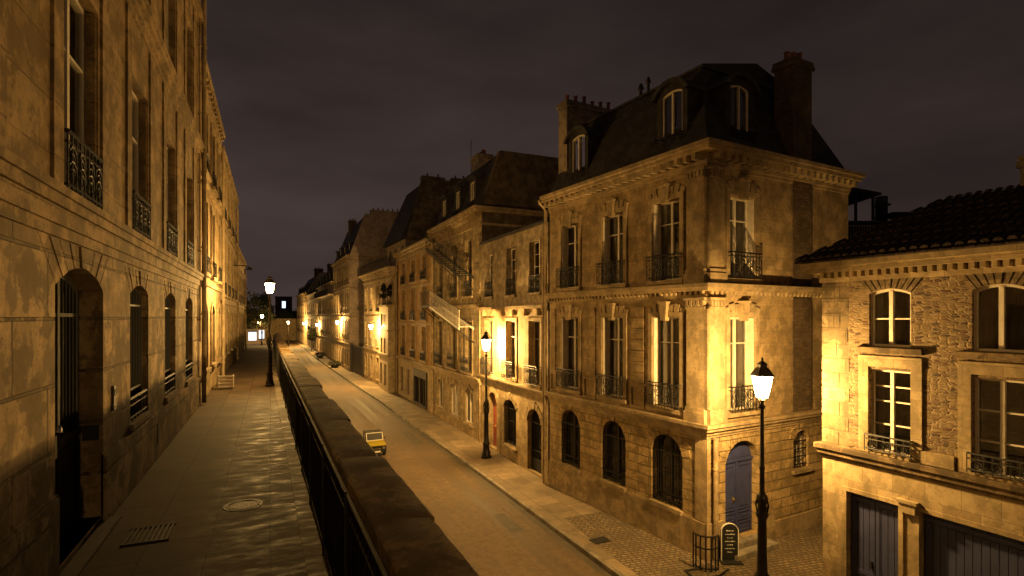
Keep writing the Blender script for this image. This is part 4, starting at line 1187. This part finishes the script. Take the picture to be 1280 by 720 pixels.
MB().prism(Face((14.36, 0), (0, 1), (1, 0)), [(.95, 9.5 - G), (10, 9.5 - G), (8.1, 15.35 - G), (2.5, 15.35 - G)], -.35, .06).build('gable_wall', 'plaster_dark', H1.e)
H1.chimney(13.95, 14.5, 2.5, 4.6, 14.6, 15.5, 'plaster_dark', 2, 'y'); H1.chimney(13.95, 14.5, 5.4, 7.8, 14.6, 15.6, 'plaster_dark', 3, 'y')
H1.pipe(H1.front, 13.9, G, 6.5, .06, .12)
# low annexe in front of the balcony house, brightly lit
An = Bld('annexe', 'small low white annexe with roof terrace and railed window, brightly lit by a bracket lamp', 9.75, 54.6, -90, 4.6, .75)
An.wall(An.front, 0, 4.6, G, 3.4, [An.op(1.2, -3.9, -1.9, .9), An.op(3.2, -3.9, -1.9, .9), An.op(1.3, -.9, .5, .8), An.op(3.0, -.9, .5, .8), An.op(2.2, 1.6, 2.8, 2.6)], 'plaster_cream', .2)
An.wall(An.right, 0, .75, G, 3.4, [], 'plaster_cream', name='side_wall'); An.wall(An.left, 0, .75, G, 3.4, [], 'plaster_cream', name='side_wall')
An.slabs([(3.4, 3.6, .2, .1, .1, 0)]); An.slabs([(-1.1, -.95, .1, .05, .05, 0), (1.2, 1.3, .08, .04, .04, 0)])
for q, a, b, ww in ((1.2, -3.9, -1.9, .9), (3.2, -3.9, -1.9, .9), (1.3, -.9, .5, .8), (3.0, -.9, .5, .8)): An.window(An.front, q, a, b, ww, 0, .2, 'white_wood', (.5,), 1, .6)
An.window(An.front, 2.2, 1.6, 2.8, 2.6, 0, .2, 'white_wood', (), 4)
# gated yard
gy = empty('yard_gate', (9.35, 72.0, G), -87.1, 'dark double gate in a low wall between the tall pink-grey gable and the balcony house', 'gate')
MB().box(IDF, .3, 7.6, 0, 3.2, -.1, -.02).box(IDF, .0, .35, 0, 3.6, -.25, .12).box(IDF, 7.5, 7.85, 0, 3.6, -.25, .12).box(IDF, 0, 7.9, 3.2, 3.35, -.2, .1).build('gate_leaves', 'dark_wood', gy)
H2 = row_house('tall_house', 'tall house with many narrow windows and a broad bare pink-grey gable facing down the street', 8.9, 88.6, 9.2, 72.1,
    [(G, -.9, -3.9, -1.7, 1.0), (-.9, 2.6, -.5, 2.0, 1.0), (2.6, 6.3, 3.0, 5.6, 1.0), (6.3, 9.9, 6.7, 9.2, 1.0)], 10.4, 15.4, 'plaster_cream', 7, 2.0, 'plaster_pink', 12, 4)
H2.chimney(15.9, 16.5, 2.7, 6.5, 15.3, 16.3, 'plaster_pink', 6, 'y'); H2.chimney(5, 6, 1.5, 2.5, 13, 16.5, 'brick', 3, 'y')
H3 = row_house('cream_house', 'cream house with a railed upper balcony, seventh from the corner house', 8.5, 113, 8.9, 88.7,
    [(G, -.9, -3.9, -1.7, 1.1), (-.9, 2.6, -.5, 2.0, 1.1), (2.6, 5.9, 3.0, 5.2, 1.1)], 8.0, 10.6, 'plaster_cream', 7, 1.8, 'plaster_cream', 11, 5, 5.9)
H3.chimney(20, 21, 2, 4, 9.5, 11.8, 'brick', 4, 'y')
H4 = row_house('dark_gabled_house', 'dim house with a tall pale gable and overhanging dark roof far along the street', 8.0, 138, 8.5, 113.2,
    [(G, -.9, -3.9, -1.7, 1.1), (-.9, 2.6, -.5, 2.0, 1.1), (2.6, 6.2, 3.0, 5.2, 1.1)], 7.4, 11.6, 'plaster_grey', 6, 3.0, 'plaster_pink', 12, 4)
H4.chimney(22, 23, 2, 4, 10.5, 13, 'brick', 4, 'y')
H5 = row_house('end_house', 'farthest tall house with pale gable at the head of the street', 6.9, 168, 7.9, 138.4,
    [(G, -.9, -3.9, -1.7, 1.2), (-.9, 2.6, -.5, 2.0, 1.2), (2.6, 6.2, 3.0, 5.2, 1.2)], 8.4, 12.8, 'plaster_cream', 6, 3.0, 'plaster_pink', 12, 4)
H5.chimney(26, 27, 2, 4, 12, 14.2, 'brick', 4, 'y')

# end of the street: lit wall, trees, tower with a lit window
ew = empty('boundary_wall', (-5, 173, G), 0, 'lamp-lit ochre wall closing the far end of the street', 'wall')
emb = MB().box(IDF, 0, 13, 0, 6.2, -.4, 0)
for i in range(5): emb.box(IDF, .5 + i * 2.9, .9 + i * 2.9, 0, 6.0, 0, .12)
emb.box(IDF, -.1, 13.1, 6.2, 6.4, -.45, .08); emb.build('wall', 'stone_e', ew)
tw = Bld('far_tower', 'dark tower with one bluish lit window beyond the far end of the street', -3.2, 262, 0, 14, 12, cat='building')
tb = MB().bx(5.2, 12, 0, 12, 0, 15.6); tb.bx(5, 12.2, -.2, 12.2, 15.6, 15.9); tb.bx(-8, 5.2, .5, 12, 0, 8); tb.bx(12, 24, .5, 12, 0, 9.5)
tb.build('wall', 'flag_dark', tw.e)
lw = MB().ring(IDF, [(7.7, 10.6), (9.5, 10.6), (9.5, 13.9), (7.7, 13.9)], [(7.9, 10.8), (9.3, 10.8), (9.3, 13.7), (7.9, 13.7)], .0, .14).build('window', 'iron', tw.e)
MB().box(IDF, 7.9, 9.3, 10.8, 13.7, .0, .08).build('pane', 'far_window', lw)
# lit kiosk at the end of the walkway
kz = walk_z(84)
kk = empty('shop_kiosk', (-3.25, 86, kz - .1), 4, 'brightly lit white shop window at the far end of the walkway', 'kiosk')
MB().box(IDF, 0, 2.6, 0, .55, -2, 0).box(IDF, 0, .4, .55, 2.0, -2, 0).box(IDF, 2.45, 2.6, .55, 2.0, -2, 0).box(IDF, -.15, 2.75, 2.0, 2.15, -2.1, .4).box(IDF, 1.45, 1.75, .55, 2.0, -.2, .02).box(IDF, .1, 2.5, .55, 2.0, -2, -1.9).build('kiosk_frame', 'grey_wood', kk)
for a, b in ((.4, 1.45), (1.75, 2.45)):
    MB().box(IDF, a, b, .55 if a < 1 else .8, 1.75 if a < 1 else 2.0, -.10, -.05).build('lit_window', 'shop_light', kk)

def tree(name, label, x, y, z, h, r, n, seed, group='trees beyond the houses'):
    rt = empty(name, (x, y, z), 0, label, 'tree', group)
    q = random.Random(seed)
    t_ = MB(); t_.tube([(0, 0, -.3), (.05, .03, h * .25), (-.04, .06, h * .5), (.06, 0, h * .75)], .13 * h / 7, 8)
    t_.v = [(a * 1, b * 1, c) for a, b, c in t_.v]
    for k in range(7):
        a = q.uniform(0, 6.28); z0 = h * q.uniform(.32, .6)
        t_.tube([(0, 0, z0), (math.cos(a) * r * .35, math.sin(a) * r * .35, z0 + h * .12), (math.cos(a) * r * .7, math.sin(a) * r * .7, z0 + h * .22)], .045 * h / 7, 5)
    t_.build('trunk', 'bark', rt, True)
    c_ = MB()
    clumps = [(q.uniform(-1, 1) * r * .7, q.uniform(-1, 1) * r * .7, h * q.uniform(.42, .95), r * q.uniform(.25, .5)) for _ in range(16)]
    for _ in range(n):
        cx, cy, cz, cr = q.choice(clumps)
        d = Vector((q.gauss(0, 1), q.gauss(0, 1), q.gauss(0, .8))).normalized() * cr * q.uniform(.45, 1.05)
        p = Vector((cx, cy, cz)) + d
        s_ = q.uniform(.08, .16) * max(1, h / 6)
        a = Vector((q.uniform(-1, 1), q.uniform(-1, 1), q.uniform(-1, 1))).normalized(); b_ = a.orthogonal().normalized()
        c_.add([p + a * s_, p + b_ * s_ * .6, p - a * s_, p - b_ * s_ * .6], [(0, 1, 2, 3)])
    c_.build('crown', 'leaf', rt)
for i, (x, y, z, h, r_, lab) in enumerate([
    (-4.5, 60, -.6, 5.0, 2.3, 'dark leafy tree just past the last house on the left'),
    (-6.2, 76, -1.2, 6.6, 3.0, 'dark tree behind the lit kiosk, nearest the left edge of the tree mass'),
    (-5.0, 98, -2.0, 8.2, 3.6, 'broad dark tree above the lit kiosk'),
    (-1.6, 112, -2.4, 6.6, 2.8, 'dark tree rising behind the walkway lamp'),
    (1.2, 180, G, 9.3, 5.0, 'dark tree over the lit wall, left of the blue-lit tower window'),
    (8.0, 190, G, 10, 5.0, 'dark tree over the lit wall, right of the blue-lit tower window'),
    (-4.5, 182, G, 13.5, 6.0, 'large dark tree at the left end of the lit wall')]):
    tree('broadleaf_tree', lab, x, y, z, h, r_, 3600, 20 + i)
# clipped bushes in tubs along the far pavement and a small tree
for i, (x, y, lab) in enumerate(((7.9, 78.0, 'low dark bush in a tub on the pavement in front of the tall gabled house'), (7.6, 98.0, 'smaller low bush in a tub farther along the pavement'))):
    pt = empty('planter', (x + .1, y, G), 0, lab, 'planter', 'planters on the far pavement')
    MB().lathe([(.35, 0), (.45, .05), (.55, .35), (.60, .38), (.60, .42), (.5, .42)], 16).build('tub', 'dark_wood', pt)
    q = random.Random(90 + i); c_ = MB()
    for _ in range(700):
        d = Vector((q.gauss(0, 1), q.gauss(0, 1), q.gauss(0, 1))).normalized(); rr2 = q.uniform(.5, 1.05)
        p = Vector((d.x * 1.05 * rr2, d.y * 1.3 * rr2, .55 + d.z * .38 * rr2)); s_ = q.uniform(.05, .11)
        a = Vector((q.uniform(-1, 1), q.uniform(-1, 1), q.uniform(-1, 1))).normalized(); b_ = a.orthogonal().normalized()
        c_.add([p + a * s_, p + b_ * s_ * .6, p - a * s_, p - b_ * s_ * .6], [(0, 1, 2, 3)])
    c_.build('foliage', 'leaf', pt)
tree('small_tree', 'small dark tree standing on the pavement before the dim gabled house', 7.6, 118, G, 5.5, 1.9, 1500, 55, None)
tree('roof_shrub', 'shrub growing on the roof terrace of the low lit annexe', 10.05, 51.8, 3.6, 2.0, .7, 500, 56, None)

# ================================================================== RIGHT: rubble house with garage doors
E = Bld('rubble_house', 'rubble house with pale quoins, dark blue garage doors and tiled roof at the right edge', 11.97, 8.93, -87.44, 7.6, 6.5)
FE = E.front
eu = [1.49, 3.38, 5.3]
E.wall(FE, 0, 7.6, G, -.76, [E.op(1.13, -4.36, -1.45, 1.1), E.op(4.0, -4.36, -1.45, 3.86)], 'stone_e', .22)
E.slabs([(-.76, -.70, .04, 0, .04, 0), (-.70, -.58, .09, 0, .09, 0), (-.58, -.48, .14, 0, .14, 0)], 'mossy_string', 'string_course')
E.wall(FE, 0, .62, -.48, 3.30, [], 'quoin_e')
E.wall(FE, .62, 7.6, -.48, 3.30, [E.op(q, -.42, 1.36, .84) for q in eu] + [E.op(q, 1.86, 3.10, .84, .10) for q in eu], 'rubble', .20)
E.slabs([(3.30, 3.40, .05, 0, .05, 0), (3.52, 3.64, .24, 0, .24, 0), (3.64, 3.76, .34, 0, .34, 0)], 'stone_e', 'cornice', (3.40, 3.52, -.01, .17, .17, .09, ((FE, 7.6),)))
E.wall(FE, 0, 7.6, 3.40, 3.52, [], 'stone_e')
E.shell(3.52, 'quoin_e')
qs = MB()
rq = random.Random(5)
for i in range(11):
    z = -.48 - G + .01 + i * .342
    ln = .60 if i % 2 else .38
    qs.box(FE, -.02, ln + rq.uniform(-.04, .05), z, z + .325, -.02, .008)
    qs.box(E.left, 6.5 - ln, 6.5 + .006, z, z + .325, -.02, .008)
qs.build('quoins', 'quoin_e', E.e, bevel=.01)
for i, q in enumerate(eu):
    E.window(FE, q, -.42, 1.36, .84, 0, .18, 'white_wood', (.34, .62, .80) if i == 0 else (.34, .66), 1, .35 if i == 0 else None, .045)
    E.window(FE, q, 1.86, 3.10, .84, .10, .14, 'white_wood', (.48,) if i == 0 else (), 1, .35 if i == 0 else 1.0, .05)
    sr = MB()
    for sgn in (-1, 1):
        sr.box(FE, q + sgn * .53 - .11, q + sgn * .53 + .11, -.48 - G + .01, 1.42 - G, -.015, .03)
    sr.box(FE, q - .64, q + .64, 1.42 - G, 1.66 - G, -.015, .04)
    sr.build('window_surround', 'stone_e', E.e, bevel=.008)
    MB().box(FE, q - .66, q + .66, 1.72 - G, 1.845 - G, -.1, .08).build('window_sill', 'mossy_string', E.e, bevel=.01)
    E.fan(FE, q, 3.10, .84, .10, 9, .3, .03, 'quoin_e', flat=.20)
    E.balconet(FE, q, -.42, .92, .36, .10)
    MB().box(FE, q - .44, q + .44, -.47 - G, -.425 - G, -.2, .06).build('window_sill', 'stone_e', E.e)
# panelled board below and between windows
MB().box(FE, 2.06, 2.70, -.47 - G, -.20 - G, -.01, .05).build('wall_panel', 'stone_e', E.e, bevel=.01)
def board_door(u, w_, z0, z1, two):
    mb = MB(); a = u - w_ / 2
    mb.box(FE, a + .01, a + w_ - .01, z0 - G, z1 - G - .02, -.20, -.15)
    n = int(w_ / .135)
    for i in range(n):
        mb.box(FE, a + .03 + i * (w_ - .06) / n + .006, a + .03 + (i + 1) * (w_ - .06) / n - .006, z0 - G + .04, z1 - G - .22, -.155, -.13)
    for (q0, q1) in (((a + .02, u - .01), (u + .01, a + w_ - .02)) if two else ((a + .02, a + w_ - .02),)):
        mb.box(FE, q0, q1, z1 - G - .20, z1 - G - .11, -.155, -.115); mb.box(FE, q0, q1, z0 - G + .03, z0 - G + .16, -.155, -.115)
        if two:
            mb.box(FE, q0, q1, z0 - G + 1.1, z0 - G + 1.2, -.155, -.118)
            mb.box(FE, q0, q0 + .08, z0 - G + .16, z1 - G - .2, -.155, -.119); mb.box(FE, q1 - .08, q1, z0 - G + .16, z1 - G - .2, -.155, -.119)
    if not two:
        for i in range(16): mb.box(FE, a + .05 + i * w_ / 16, a + .10 + i * w_ / 16, z1 - G - .11, z1 - G - .02, -.155, -.13)
    d = mb.build('garage_door', 'navy_door', E.e)
    MB().box(FE, u - .09, u - .06, 1.35, 1.52, -.13, -.09).build('door_handle', 'iron', d)
board_door(1.13, 1.1, -4.36, -1.45, True); board_door(4.0, 3.86, -4.36, -1.45, False)
for a, b in ((.58, 1.68), (2.07, 5.93)):
    gf = MB(); gf.ring(FE, [(a - .09, .03), (b + .09, .03), (b + .09, 3.04), (a - .09, 3.04)], [(a, .035), (b, .035), (b, 2.95), (a, 2.95)], -.02, .03)
    gf.build('door_frame', 'stone_e', E.e)
gf = MB(); gf.box(FE, 1.72, 2.03, 2.86, 3.06, -.02, .10); gf.box(FE, 1.68, 2.07, 3.06, 3.12, -.02, .13); gf.build('pier_capital', 'stone_e', E.e)
MB().box(FE, -.05, .48, 0, .62, -.02, .06).build('plinth', 'stone_e', E.e, bevel=.02)
er = MB(); ze = 3.80 - G; hp, hr = (1.0, 3.0), 5.35 - G
er.add([(-.45, -.45, ze), (7.9, -.45, ze), (7.9, 6.9, ze), (-.45, 6.9, ze), (1.1, 3.0, hr), (7.9, 3.0, hr)], [(0, 1, 5, 4), (1, 2, 5), (2, 3, 4, 5), (3, 0, 4)])
er.bx(-.42, 7.88, -.42, 6.88, ze - .035, ze - .004)
ro = er.build('roof', 'tile', E.e)
# rows of round tiles lying down the front slope
tl = MB()
n = 42
sl = (hr - ze) / 3.45
for i in range(n):
    x = -.30 + i * 8.1 / n
    ymax = 3.45 if x > 1.1 else max(.3, (x + .45) * 3.45 / 1.55)
    prev = 0; j = 0
    while prev < ymax - .05:
        nx = min(prev + .42, ymax)
        y0, y1 = -.50 + prev, -.50 + nx
        z0, z1 = ze + prev * sl + .035, ze + nx * sl + .012
        vs = []
        for (yq, zq, rr) in ((y0, z0, .078), (y1, z1, .062)):
            for k in range(6):
                a = math.pi * k / 5
                vs.append((x + rr * math.cos(a), yq, zq + rr * .8 * math.sin(a)))
        tl.add(vs, [(k, k + 1, 7 + k, 6 + k) for k in range(5)] + [(0, 1, 2, 3, 4, 5)])
        prev = nx
tl.build('roof_tiles', 'tile', ro, True)
E.chimney(2.6, 3.2, 2.8, 3.5, 5.2, 5.95, 'plaster_grey', 0, 'x', .05)

# dark roof-terrace building behind
T = empty('terrace_building', (25.5, 18.2, G), -24, 'dark stepped building with roof terraces and iron railings behind the tiled roof', 'building')
tb = MB().box(IDF, 0, 4.6, 0, 10.3, -5, 0).box(IDF, 0, 1.9, 10.3, 11.5, -5, -.6).box(IDF, -.1, 4.7, 10.3, 10.42, -5.1, .3).box(IDF, 0, 2.7, 11.5, 11.6, -5, .1)
tb.build('wall', 'flag_dark', T)
tr_ = MB()
tr_.prism(IDF, [(-.1, 13.35), (2.0, 12.95), (2.0, 12.85), (-.1, 13.2)], -4, .2); tr_.build('canopy', 'flag_dark', T)
for a in (.9, 1.75): MB().box(IDF, a, a + .1, 11.6, 12.95, -.2, -.1).build('canopy_post', 'iron', T)
for a in (2.7, 3.7, 4.5): MB().box(IDF, a, a + .08, 10.4, 11.96, -.2, -.1).build('canopy_post', 'iron', T)
MB().box(IDF, 2.7, 4.58, 11.95, 12.05, -1.5, .0).build('canopy', 'iron', T)
tq = MB()
for i in range(34): tq.box(IDF, .05 + i * .135, .08 + i * .135, 10.45, 11.3, .22, .25)
tq.box(IDF, 0, 4.65, 11.3, 11.35, .2, .27); tq.build('terrace_railing', 'grey_wood', T)
MB().box(IDF, 2.85, 3.25, 9, 13.1, -1.6, -1.2).box(IDF, 2.75, 3.35, 12.6, 12.7, -1.7, -1.1).build('chimney', 'flag_dark', T)

# ================================================================== street lamps
def lamp_parts(root, lit=True):
    prof = [(.26, 0), (.26, .10), (.22, .12), (.20, .30), (.17, .36), (.155, .62), (.18, .66), (.18, .72), (.13, .80), (.115, 1.3), (.105, 2.15),
            (.14, 2.20), (.16, 2.28), (.12, 2.36), (.10, 2.50), (.13, 2.58), (.15, 2.66), (.09, 2.78), (.062, 2.86), (.058, 3.4), (.072, 3.42), (.072, 3.47), (.056, 3.5),
            (.046, 4.95), (.07, 4.97), (.085, 5.02), (.05, 5.06), (.035, 5.12), (.06, 5.16), (.10, 5.19)]
    MB().lathe(prof, 16).build('post', 'lamp_iron', root, True)
    cr = MB()
    for i in range(8):
        a = i * math.pi / 4; cr.tube([(math.cos(a) * .10, math.sin(a) * .10, 2.2), (math.cos(a) * .16, math.sin(a) * .16, 2.5), (math.cos(a) * .11, math.sin(a) * .11, 2.75)], .018, 5)
    cr.build('collar', 'lamp_iron', root, True)
    ln = MB(); zb, zt, rb, rt = 5.24, 5.80, .15, .27
    cb = [(math.cos(a) * rb, math.sin(a) * rb, zb) for a in [i * math.pi / 2 for i in range(4)]]
    ct = [(math.cos(a) * rt, math.sin(a) * rt, zt) for a in [i * math.pi / 2 for i in range(4)]]
    for i in range(4):
        ln.tube([cb[i], ct[i]], .008, 5); ln.tube([cb[i], cb[(i + 1) % 4]], .010, 5); ln.tube([ct[i], ct[(i + 1) % 4]], .018, 5)
        ln.tube([(0, 0, 5.14), cb[i]], .014, 5)
    frame = ln.build('lantern_frame', 'lamp_iron', root)
    MB().lathe([(.30, 5.80), (.29, 5.83), (.16, 6.00), (.12, 6.02), (.12, 6.08), (.14, 6.09), (.07, 6.15), (.03, 6.18), (.035, 6.24), (.0, 6.28)], 4, rot=0).build('lantern_cap', 'lamp_iron', root)
    gl = MB()
    s = .97
    gl.add([(x * s, y * s, z + .01) for x, y, z in cb] + [(x * s, y * s, z - .01) for x, y, z in ct], [(i, (i + 1) % 4, (i + 1) % 4 + 4, i + 4) for i in range(4)])
    gl.build('lantern_glass', 'lamp_glass', root)
def lamp_light(root, z, p, r=.10, name='lamp_light'):
    l = bpy.data.lights.new(name, 'POINT'); l.energy = p; l.color = SODIUM; l.shadow_soft_size = r
    o = bpy.data.objects.new(name, l); COL.objects.link(o); o.parent = root; o.location = (0, 0, z)
    return o
L1 = empty('street_lamp', (10.85, 9.68, G), 24, 'nearest lit iron street lamp, on the cobbled pavement before the blue arched door', 'street lamp', 'lamp posts of the low street')
lamp_parts(L1); lamp_light(L1, 5.52, P_STREET)
def lamp_copy(loc, scale, label, p, group, rot=0):
    c = copy_tree(L1); c.location = loc; c.scale = (scale,) * 3; c.rotation_euler.z = R(rot)
    c['label'] = label; c['group'] = group
    for k in KIDS(c):
        if k.type == 'LIGHT':
            k.data = k.data.copy(); k.data.energy = p
    return c
L1.scale = (.945,) * 3
lamp_copy((9.67, 25.1, G), 1, 'lit street lamp on the far pavement before the red-brown door', P_STREET * 1.4, 'lamp posts of the low street', 5)
lamp_copy((9.4, -9.5, G), 1, 'lit street lamp on the low pavement behind the viewpoint', P_STREET * .18, 'lamp posts of the low street')
lamp_copy((.0, -6.5, 0), .64, 'lit lamp post on the walkway behind the viewpoint', 330, 'lamp posts of the high walkway')
lamp_copy((3.9, 141, G), 1, 'distant lit street lamp standing left of the road', 7000, 'lamp posts of the low street')
lamp_copy((-.02, 21.6, 0), .64, 'lit lamp post on the high walkway beside the railing', P_WALK, 'lamp posts of the high walkway', 12)
lamp_copy((-.95, 74, walk_z(74)), .64, 'second lit lamp post, farther along the high walkway', 900, 'lamp posts of the high walkway')
lamp_copy((-2.0, 112, walk_z(112)), .64, 'farthest small lit lamp post at the end of the high walkway', 900, 'lamp posts of the high walkway')

def wall_lamp(x, y, z, label, p, arm=.6, lz=1):
    rt = empty('wall_lamp', (x, y, z), 0, label, 'wall lamp', 'bracket lamps on the far houses')
    MB().tube([(arm, 0, .25), (arm * .5, 0, .42), (0, 0, .40), (0, 0, .26)], .03, 6).lathe([(.09, -.1), (.09, .1)], 8, (arm, 0, .25)).lathe([(.24, .20), (.20, .26), (.05, .34)], 10).build('bracket', 'iron', rt)
    MB().lathe([(.10, -.24), (.17, 0), (.20, .20)], 10).build('lantern_glass', 'lamp_glass', rt)
    lamp_light(rt, .0, p, .12)
wall_lamp(9.15, 55.6, 1.5, 'lit bracket lamp on the annexe of the balcony house', 4200, .65)
wall_lamp(8.45, 79.0, 1.7, 'lit bracket lamp on the tall house with the bare gable', 4500, .55)
wall_lamp(8.05, 110.0, 1.0, 'lit bracket lamp on the cream house', 4500, .5)
wall_lamp(7.25, 140.0, .9, 'lit bracket lamp on the farthest house', 4500, .5)
for y_, pw_, lb_ in ((36.0, 1300, 'added unseen lantern low behind the parapet wall, lighting the facades, nearer one'), (58.0, 1300, 'added unseen lantern low behind the parapet wall, lighting the facades, farther one')):  # added lanterns, kept out of view below the coping, to brighten the facades opposite
    rt = empty('wall_lantern', (1.15, y_, -.75), 0, lb_, 'wall lamp', 'added lanterns behind the parapet')
    MB().tube([(-.3, 0, .1), (-.3, 0, .42), (-.2, 0, .50), (0, 0, .38), (0, 0, .26)], .02, 6).lathe([(.20, .18), (.16, .24), (.03, .32)], 8).build('bracket', 'iron', rt)
    MB().lathe([(.08, -.22), (.14, 0), (.16, .18)], 8).build('lantern_glass', 'lamp_glass', rt)
    lamp_light(rt, 0, pw_, .1)
# lamp bracket on the left houses lighting the second house
wl = empty('wall_lantern', (-1.35, 33.5, 5.2), 0, 'unlit lamp arm reaching from the third house over the walkway', 'wall lamp')
MB().tube([(-.52, 0, .1), (.1, 0, .12), (.3, 0, .0)], .025, 6).lathe([(.16, -.12), (.10, .0), (.03, .05)], 8, (.3, 0, 0)).build('bracket', 'iron', wl)

# ================================================================== small yellow car
car = empty('microcar', (4.85, 28.6, ROAD), 4, 'tiny yellow car with black roof, driving up the low road towards the viewpoint', 'car')
W2 = .52
Fc = Face((0, 0), (0, 1), (1, 0))      # profile plane: u = -y world (front at low y)
low = [(-.82, .22), (-.84, .36), (-.82, .54), (.78, .54), (.80, .30), (.76, .20), (.68, .20), (.62, .30), (.50, .34), (.38, .30), (.32, .18), (-.36, .18), (-.42, .30), (-.52, .34), (-.64, .30), (-.70, .20)]
MB().prism(Fc, low, -W2, W2).build('body', 'black_paint', car, bevel=.025)
hood = [(-.79, .545), (-.80, .58), (-.72, .66), (-.24, .74), (.78, .74), (.80, .545)]
MB().prism(Fc, hood, -W2 + .01, W2 - .01).build('bonnet', 'yellow_paint', car, bevel=.035)
gh = [(-.24, .745), (-.04, 1.10), (.66, 1.10), (.76, .745)]
MB().prism(Fc, gh, -W2 + .07, W2 - .07).build('cabin_glass', 'black_board', car, bevel=.02)
MB().prism(Fc, [(-.08, 1.095), (-.04, 1.15), (.64, 1.16), (.70, 1.10)], -W2 + .03, W2 - .03).build('roof', 'rubber', car, bevel=.02)
pf_ = MB()
for sx in (-1, 1):
    x0 = sx * (W2 - .07)
    pf_.tube([(x0, -.26, .74), (x0, -.06, 1.10)], .026, 6); pf_.tube([(x0 * 1.0, .30, .74), (x0, .30, 1.10)], .022, 6); pf_.tube([(x0, .74, .75), (x0, .66, 1.10)], .024, 6)
pf_.tube([(-W2 + .07, -.06, 1.11), (W2 - .07, -.06, 1.11)], .022, 6); pf_.tube([(-W2 + .07, -.25, .755), (W2 - .07, -.25, .755)], .018, 6)
pf_.build('window_frame', 'white_paint', car, True)
for sx in (-1, 1):
    MB().lathe([(.0, 0), (.07, .01), (.085, .03), (.085, .05)], 14).build('headlight', 'chrome', car, True, loc=(sx * .36, -.84, .46)).rotation_euler = (R(90), 0, 0)
    MB().bx(-.03, .03, -.02, .02, -.03, .05).tube([(0, 0, 0), (-sx * .08, .02, -.02)], .01, 5).build('wing_mirror', 'black_paint', car, loc=(sx * (W2 + .06), -.2, .84))
    for yq in (-.52, .50):
        wh = MB().lathe([(.10, -.055), (.175, -.06), (.19, -.03), (.19, .03), (.175, .06), (.10, .055)], 20)
        wh.v = [(c, b, a) for a, b, c in wh.v]
        o = wh.build('wheel', 'rubber', car, True, loc=(sx * (W2 - .05), yq, .19))
        rm_ = MB().lathe([(.10, -.05), (.10, .05), (.03, .062), (.0, .062)], 14); rm_.v = [(c * sx, b, a) for a, b, c in rm_.v]; rm_.build('rim', 'chrome', o, True)
bp_ = MB().bx(-W2 + .02, W2 - .02, -.90, -.82, .22, .34); bo = bp_.build('bumper', 'rubber', car, bevel=.02)
MB().bx(-.17, .17, -.915, -.902, .24, .32).build('number_plate', 'white_paint', bo)
gr_ = MB()
for i in range(4): gr_.bx(-.24, .24, -.853, -.835, .365 + i * .022, .375 + i * .022)
gr_.build('radiator_grille', 'chrome', car)

car.scale = (.90, .86, .97)
# ================================================================== small things round the corner
gd_ = empty('corner_guard', (11.0, 11.72, G), 6, 'curved black iron guard rails at the foot of the corner house', 'guard rail')
g_ = MB()
for i in range(7):
    a = R(150 + i * 24); r_ = .34
    g_.tube([(math.cos(a) * r_, math.sin(a) * r_, 0), (math.cos(a) * r_, math.sin(a) * r_, .95)], .022, 6)
for hh in (.08, .62, .95): g_.tube([(math.cos(R(150 + i * 12)) * .34, math.sin(R(150 + i * 12)) * .34, hh) for i in range(13)], .024, 6)
g_.tube([(-.34, -.05, .05), (-.75, .05, .04), (-.85, -.35, .04), (-.25, -.62, .04), (.3, -.5, .05)], .03, 6)
g_.build('rails', 'iron', gd_, True)
mbd = empty('menu_board', (11.85, 11.68, G), 12, 'black rounded pavement sign with white edge leaning by the blue door', 'pavement sign')
Fm = Face((0, 0), (.8, -.6), (-.6, -.8))
b_ = MB(); b_.prism(Fm, outline(0, .02, .46, 1.05, .16), -.05, .0); bo = b_.build('board', 'black_board', mbd)
MB().ring(Fm, outline(0, .0, .49, 1.08, .18), outline(0, .02, .45, 1.05, .165), -.06, .01).build('border', 'white_paint', mbd)
ch = MB(); rq = random.Random(11)
for i in range(7):
    z = .86 - i * .10; wd = rq.uniform(.12, .30)
    x = -wd / 2
    while x < wd / 2:
        l_ = rq.uniform(.02, .06); ch.box(Fm, x, min(x + l_, wd / 2), z, z + rq.uniform(.012, .028), .001, .004); x += l_ + .015
ch.build('chalk_marks', 'chalk', bo)
MB().box(Fm, -.30, .30, -.02, .04, -.25, .25).build('foot', 'black_board', mbd, bevel=.01)
dc = empty('drain_cover', (9.3, 14.4, G + .004), 4, 'dark rectangular drain cover in the pavement below the barred windows', 'drain cover')
dm_ = MB().bx(-.28, .28, -.20, .20, 0, .012)
for i in range(6): dm_.bx(-.24 + i * .085, -.20 + i * .085, -.17, .17, .012, .018)
dm_.build('cover', 'iron', dc)
# a pale slatted crate beside the left houses
bn = empty('slatted_crate', (-1.66, 21.3, 0), 0, 'white slatted crate standing on the walkway beside the lit left-hand house', 'crate')
for yq, nm in ((.0, 'front'), (.42, 'back')):
    bb_ = MB()
    for i in range(4): bb_.bx(.0, .48, yq, yq + .02, .03 + i * .12, .075 + i * .12)
    for x in (.0, .455): bb_.bx(x, x + .03, yq - .012, yq + .034, 0, .46)
    bb_.build('slatted_side', 'white_paint', bn)
for x in (.0, .46):
    b_ = MB()
    for i in range(4): b_.bx(x, x + .02, .035, .41, .03 + i * .12, .075 + i * .12)
    b_.build('slatted_end', 'white_paint', bn)
MB().bx(.03, .455, .03, .41, .03, .05).build('bottom', 'grey_wood', bn)
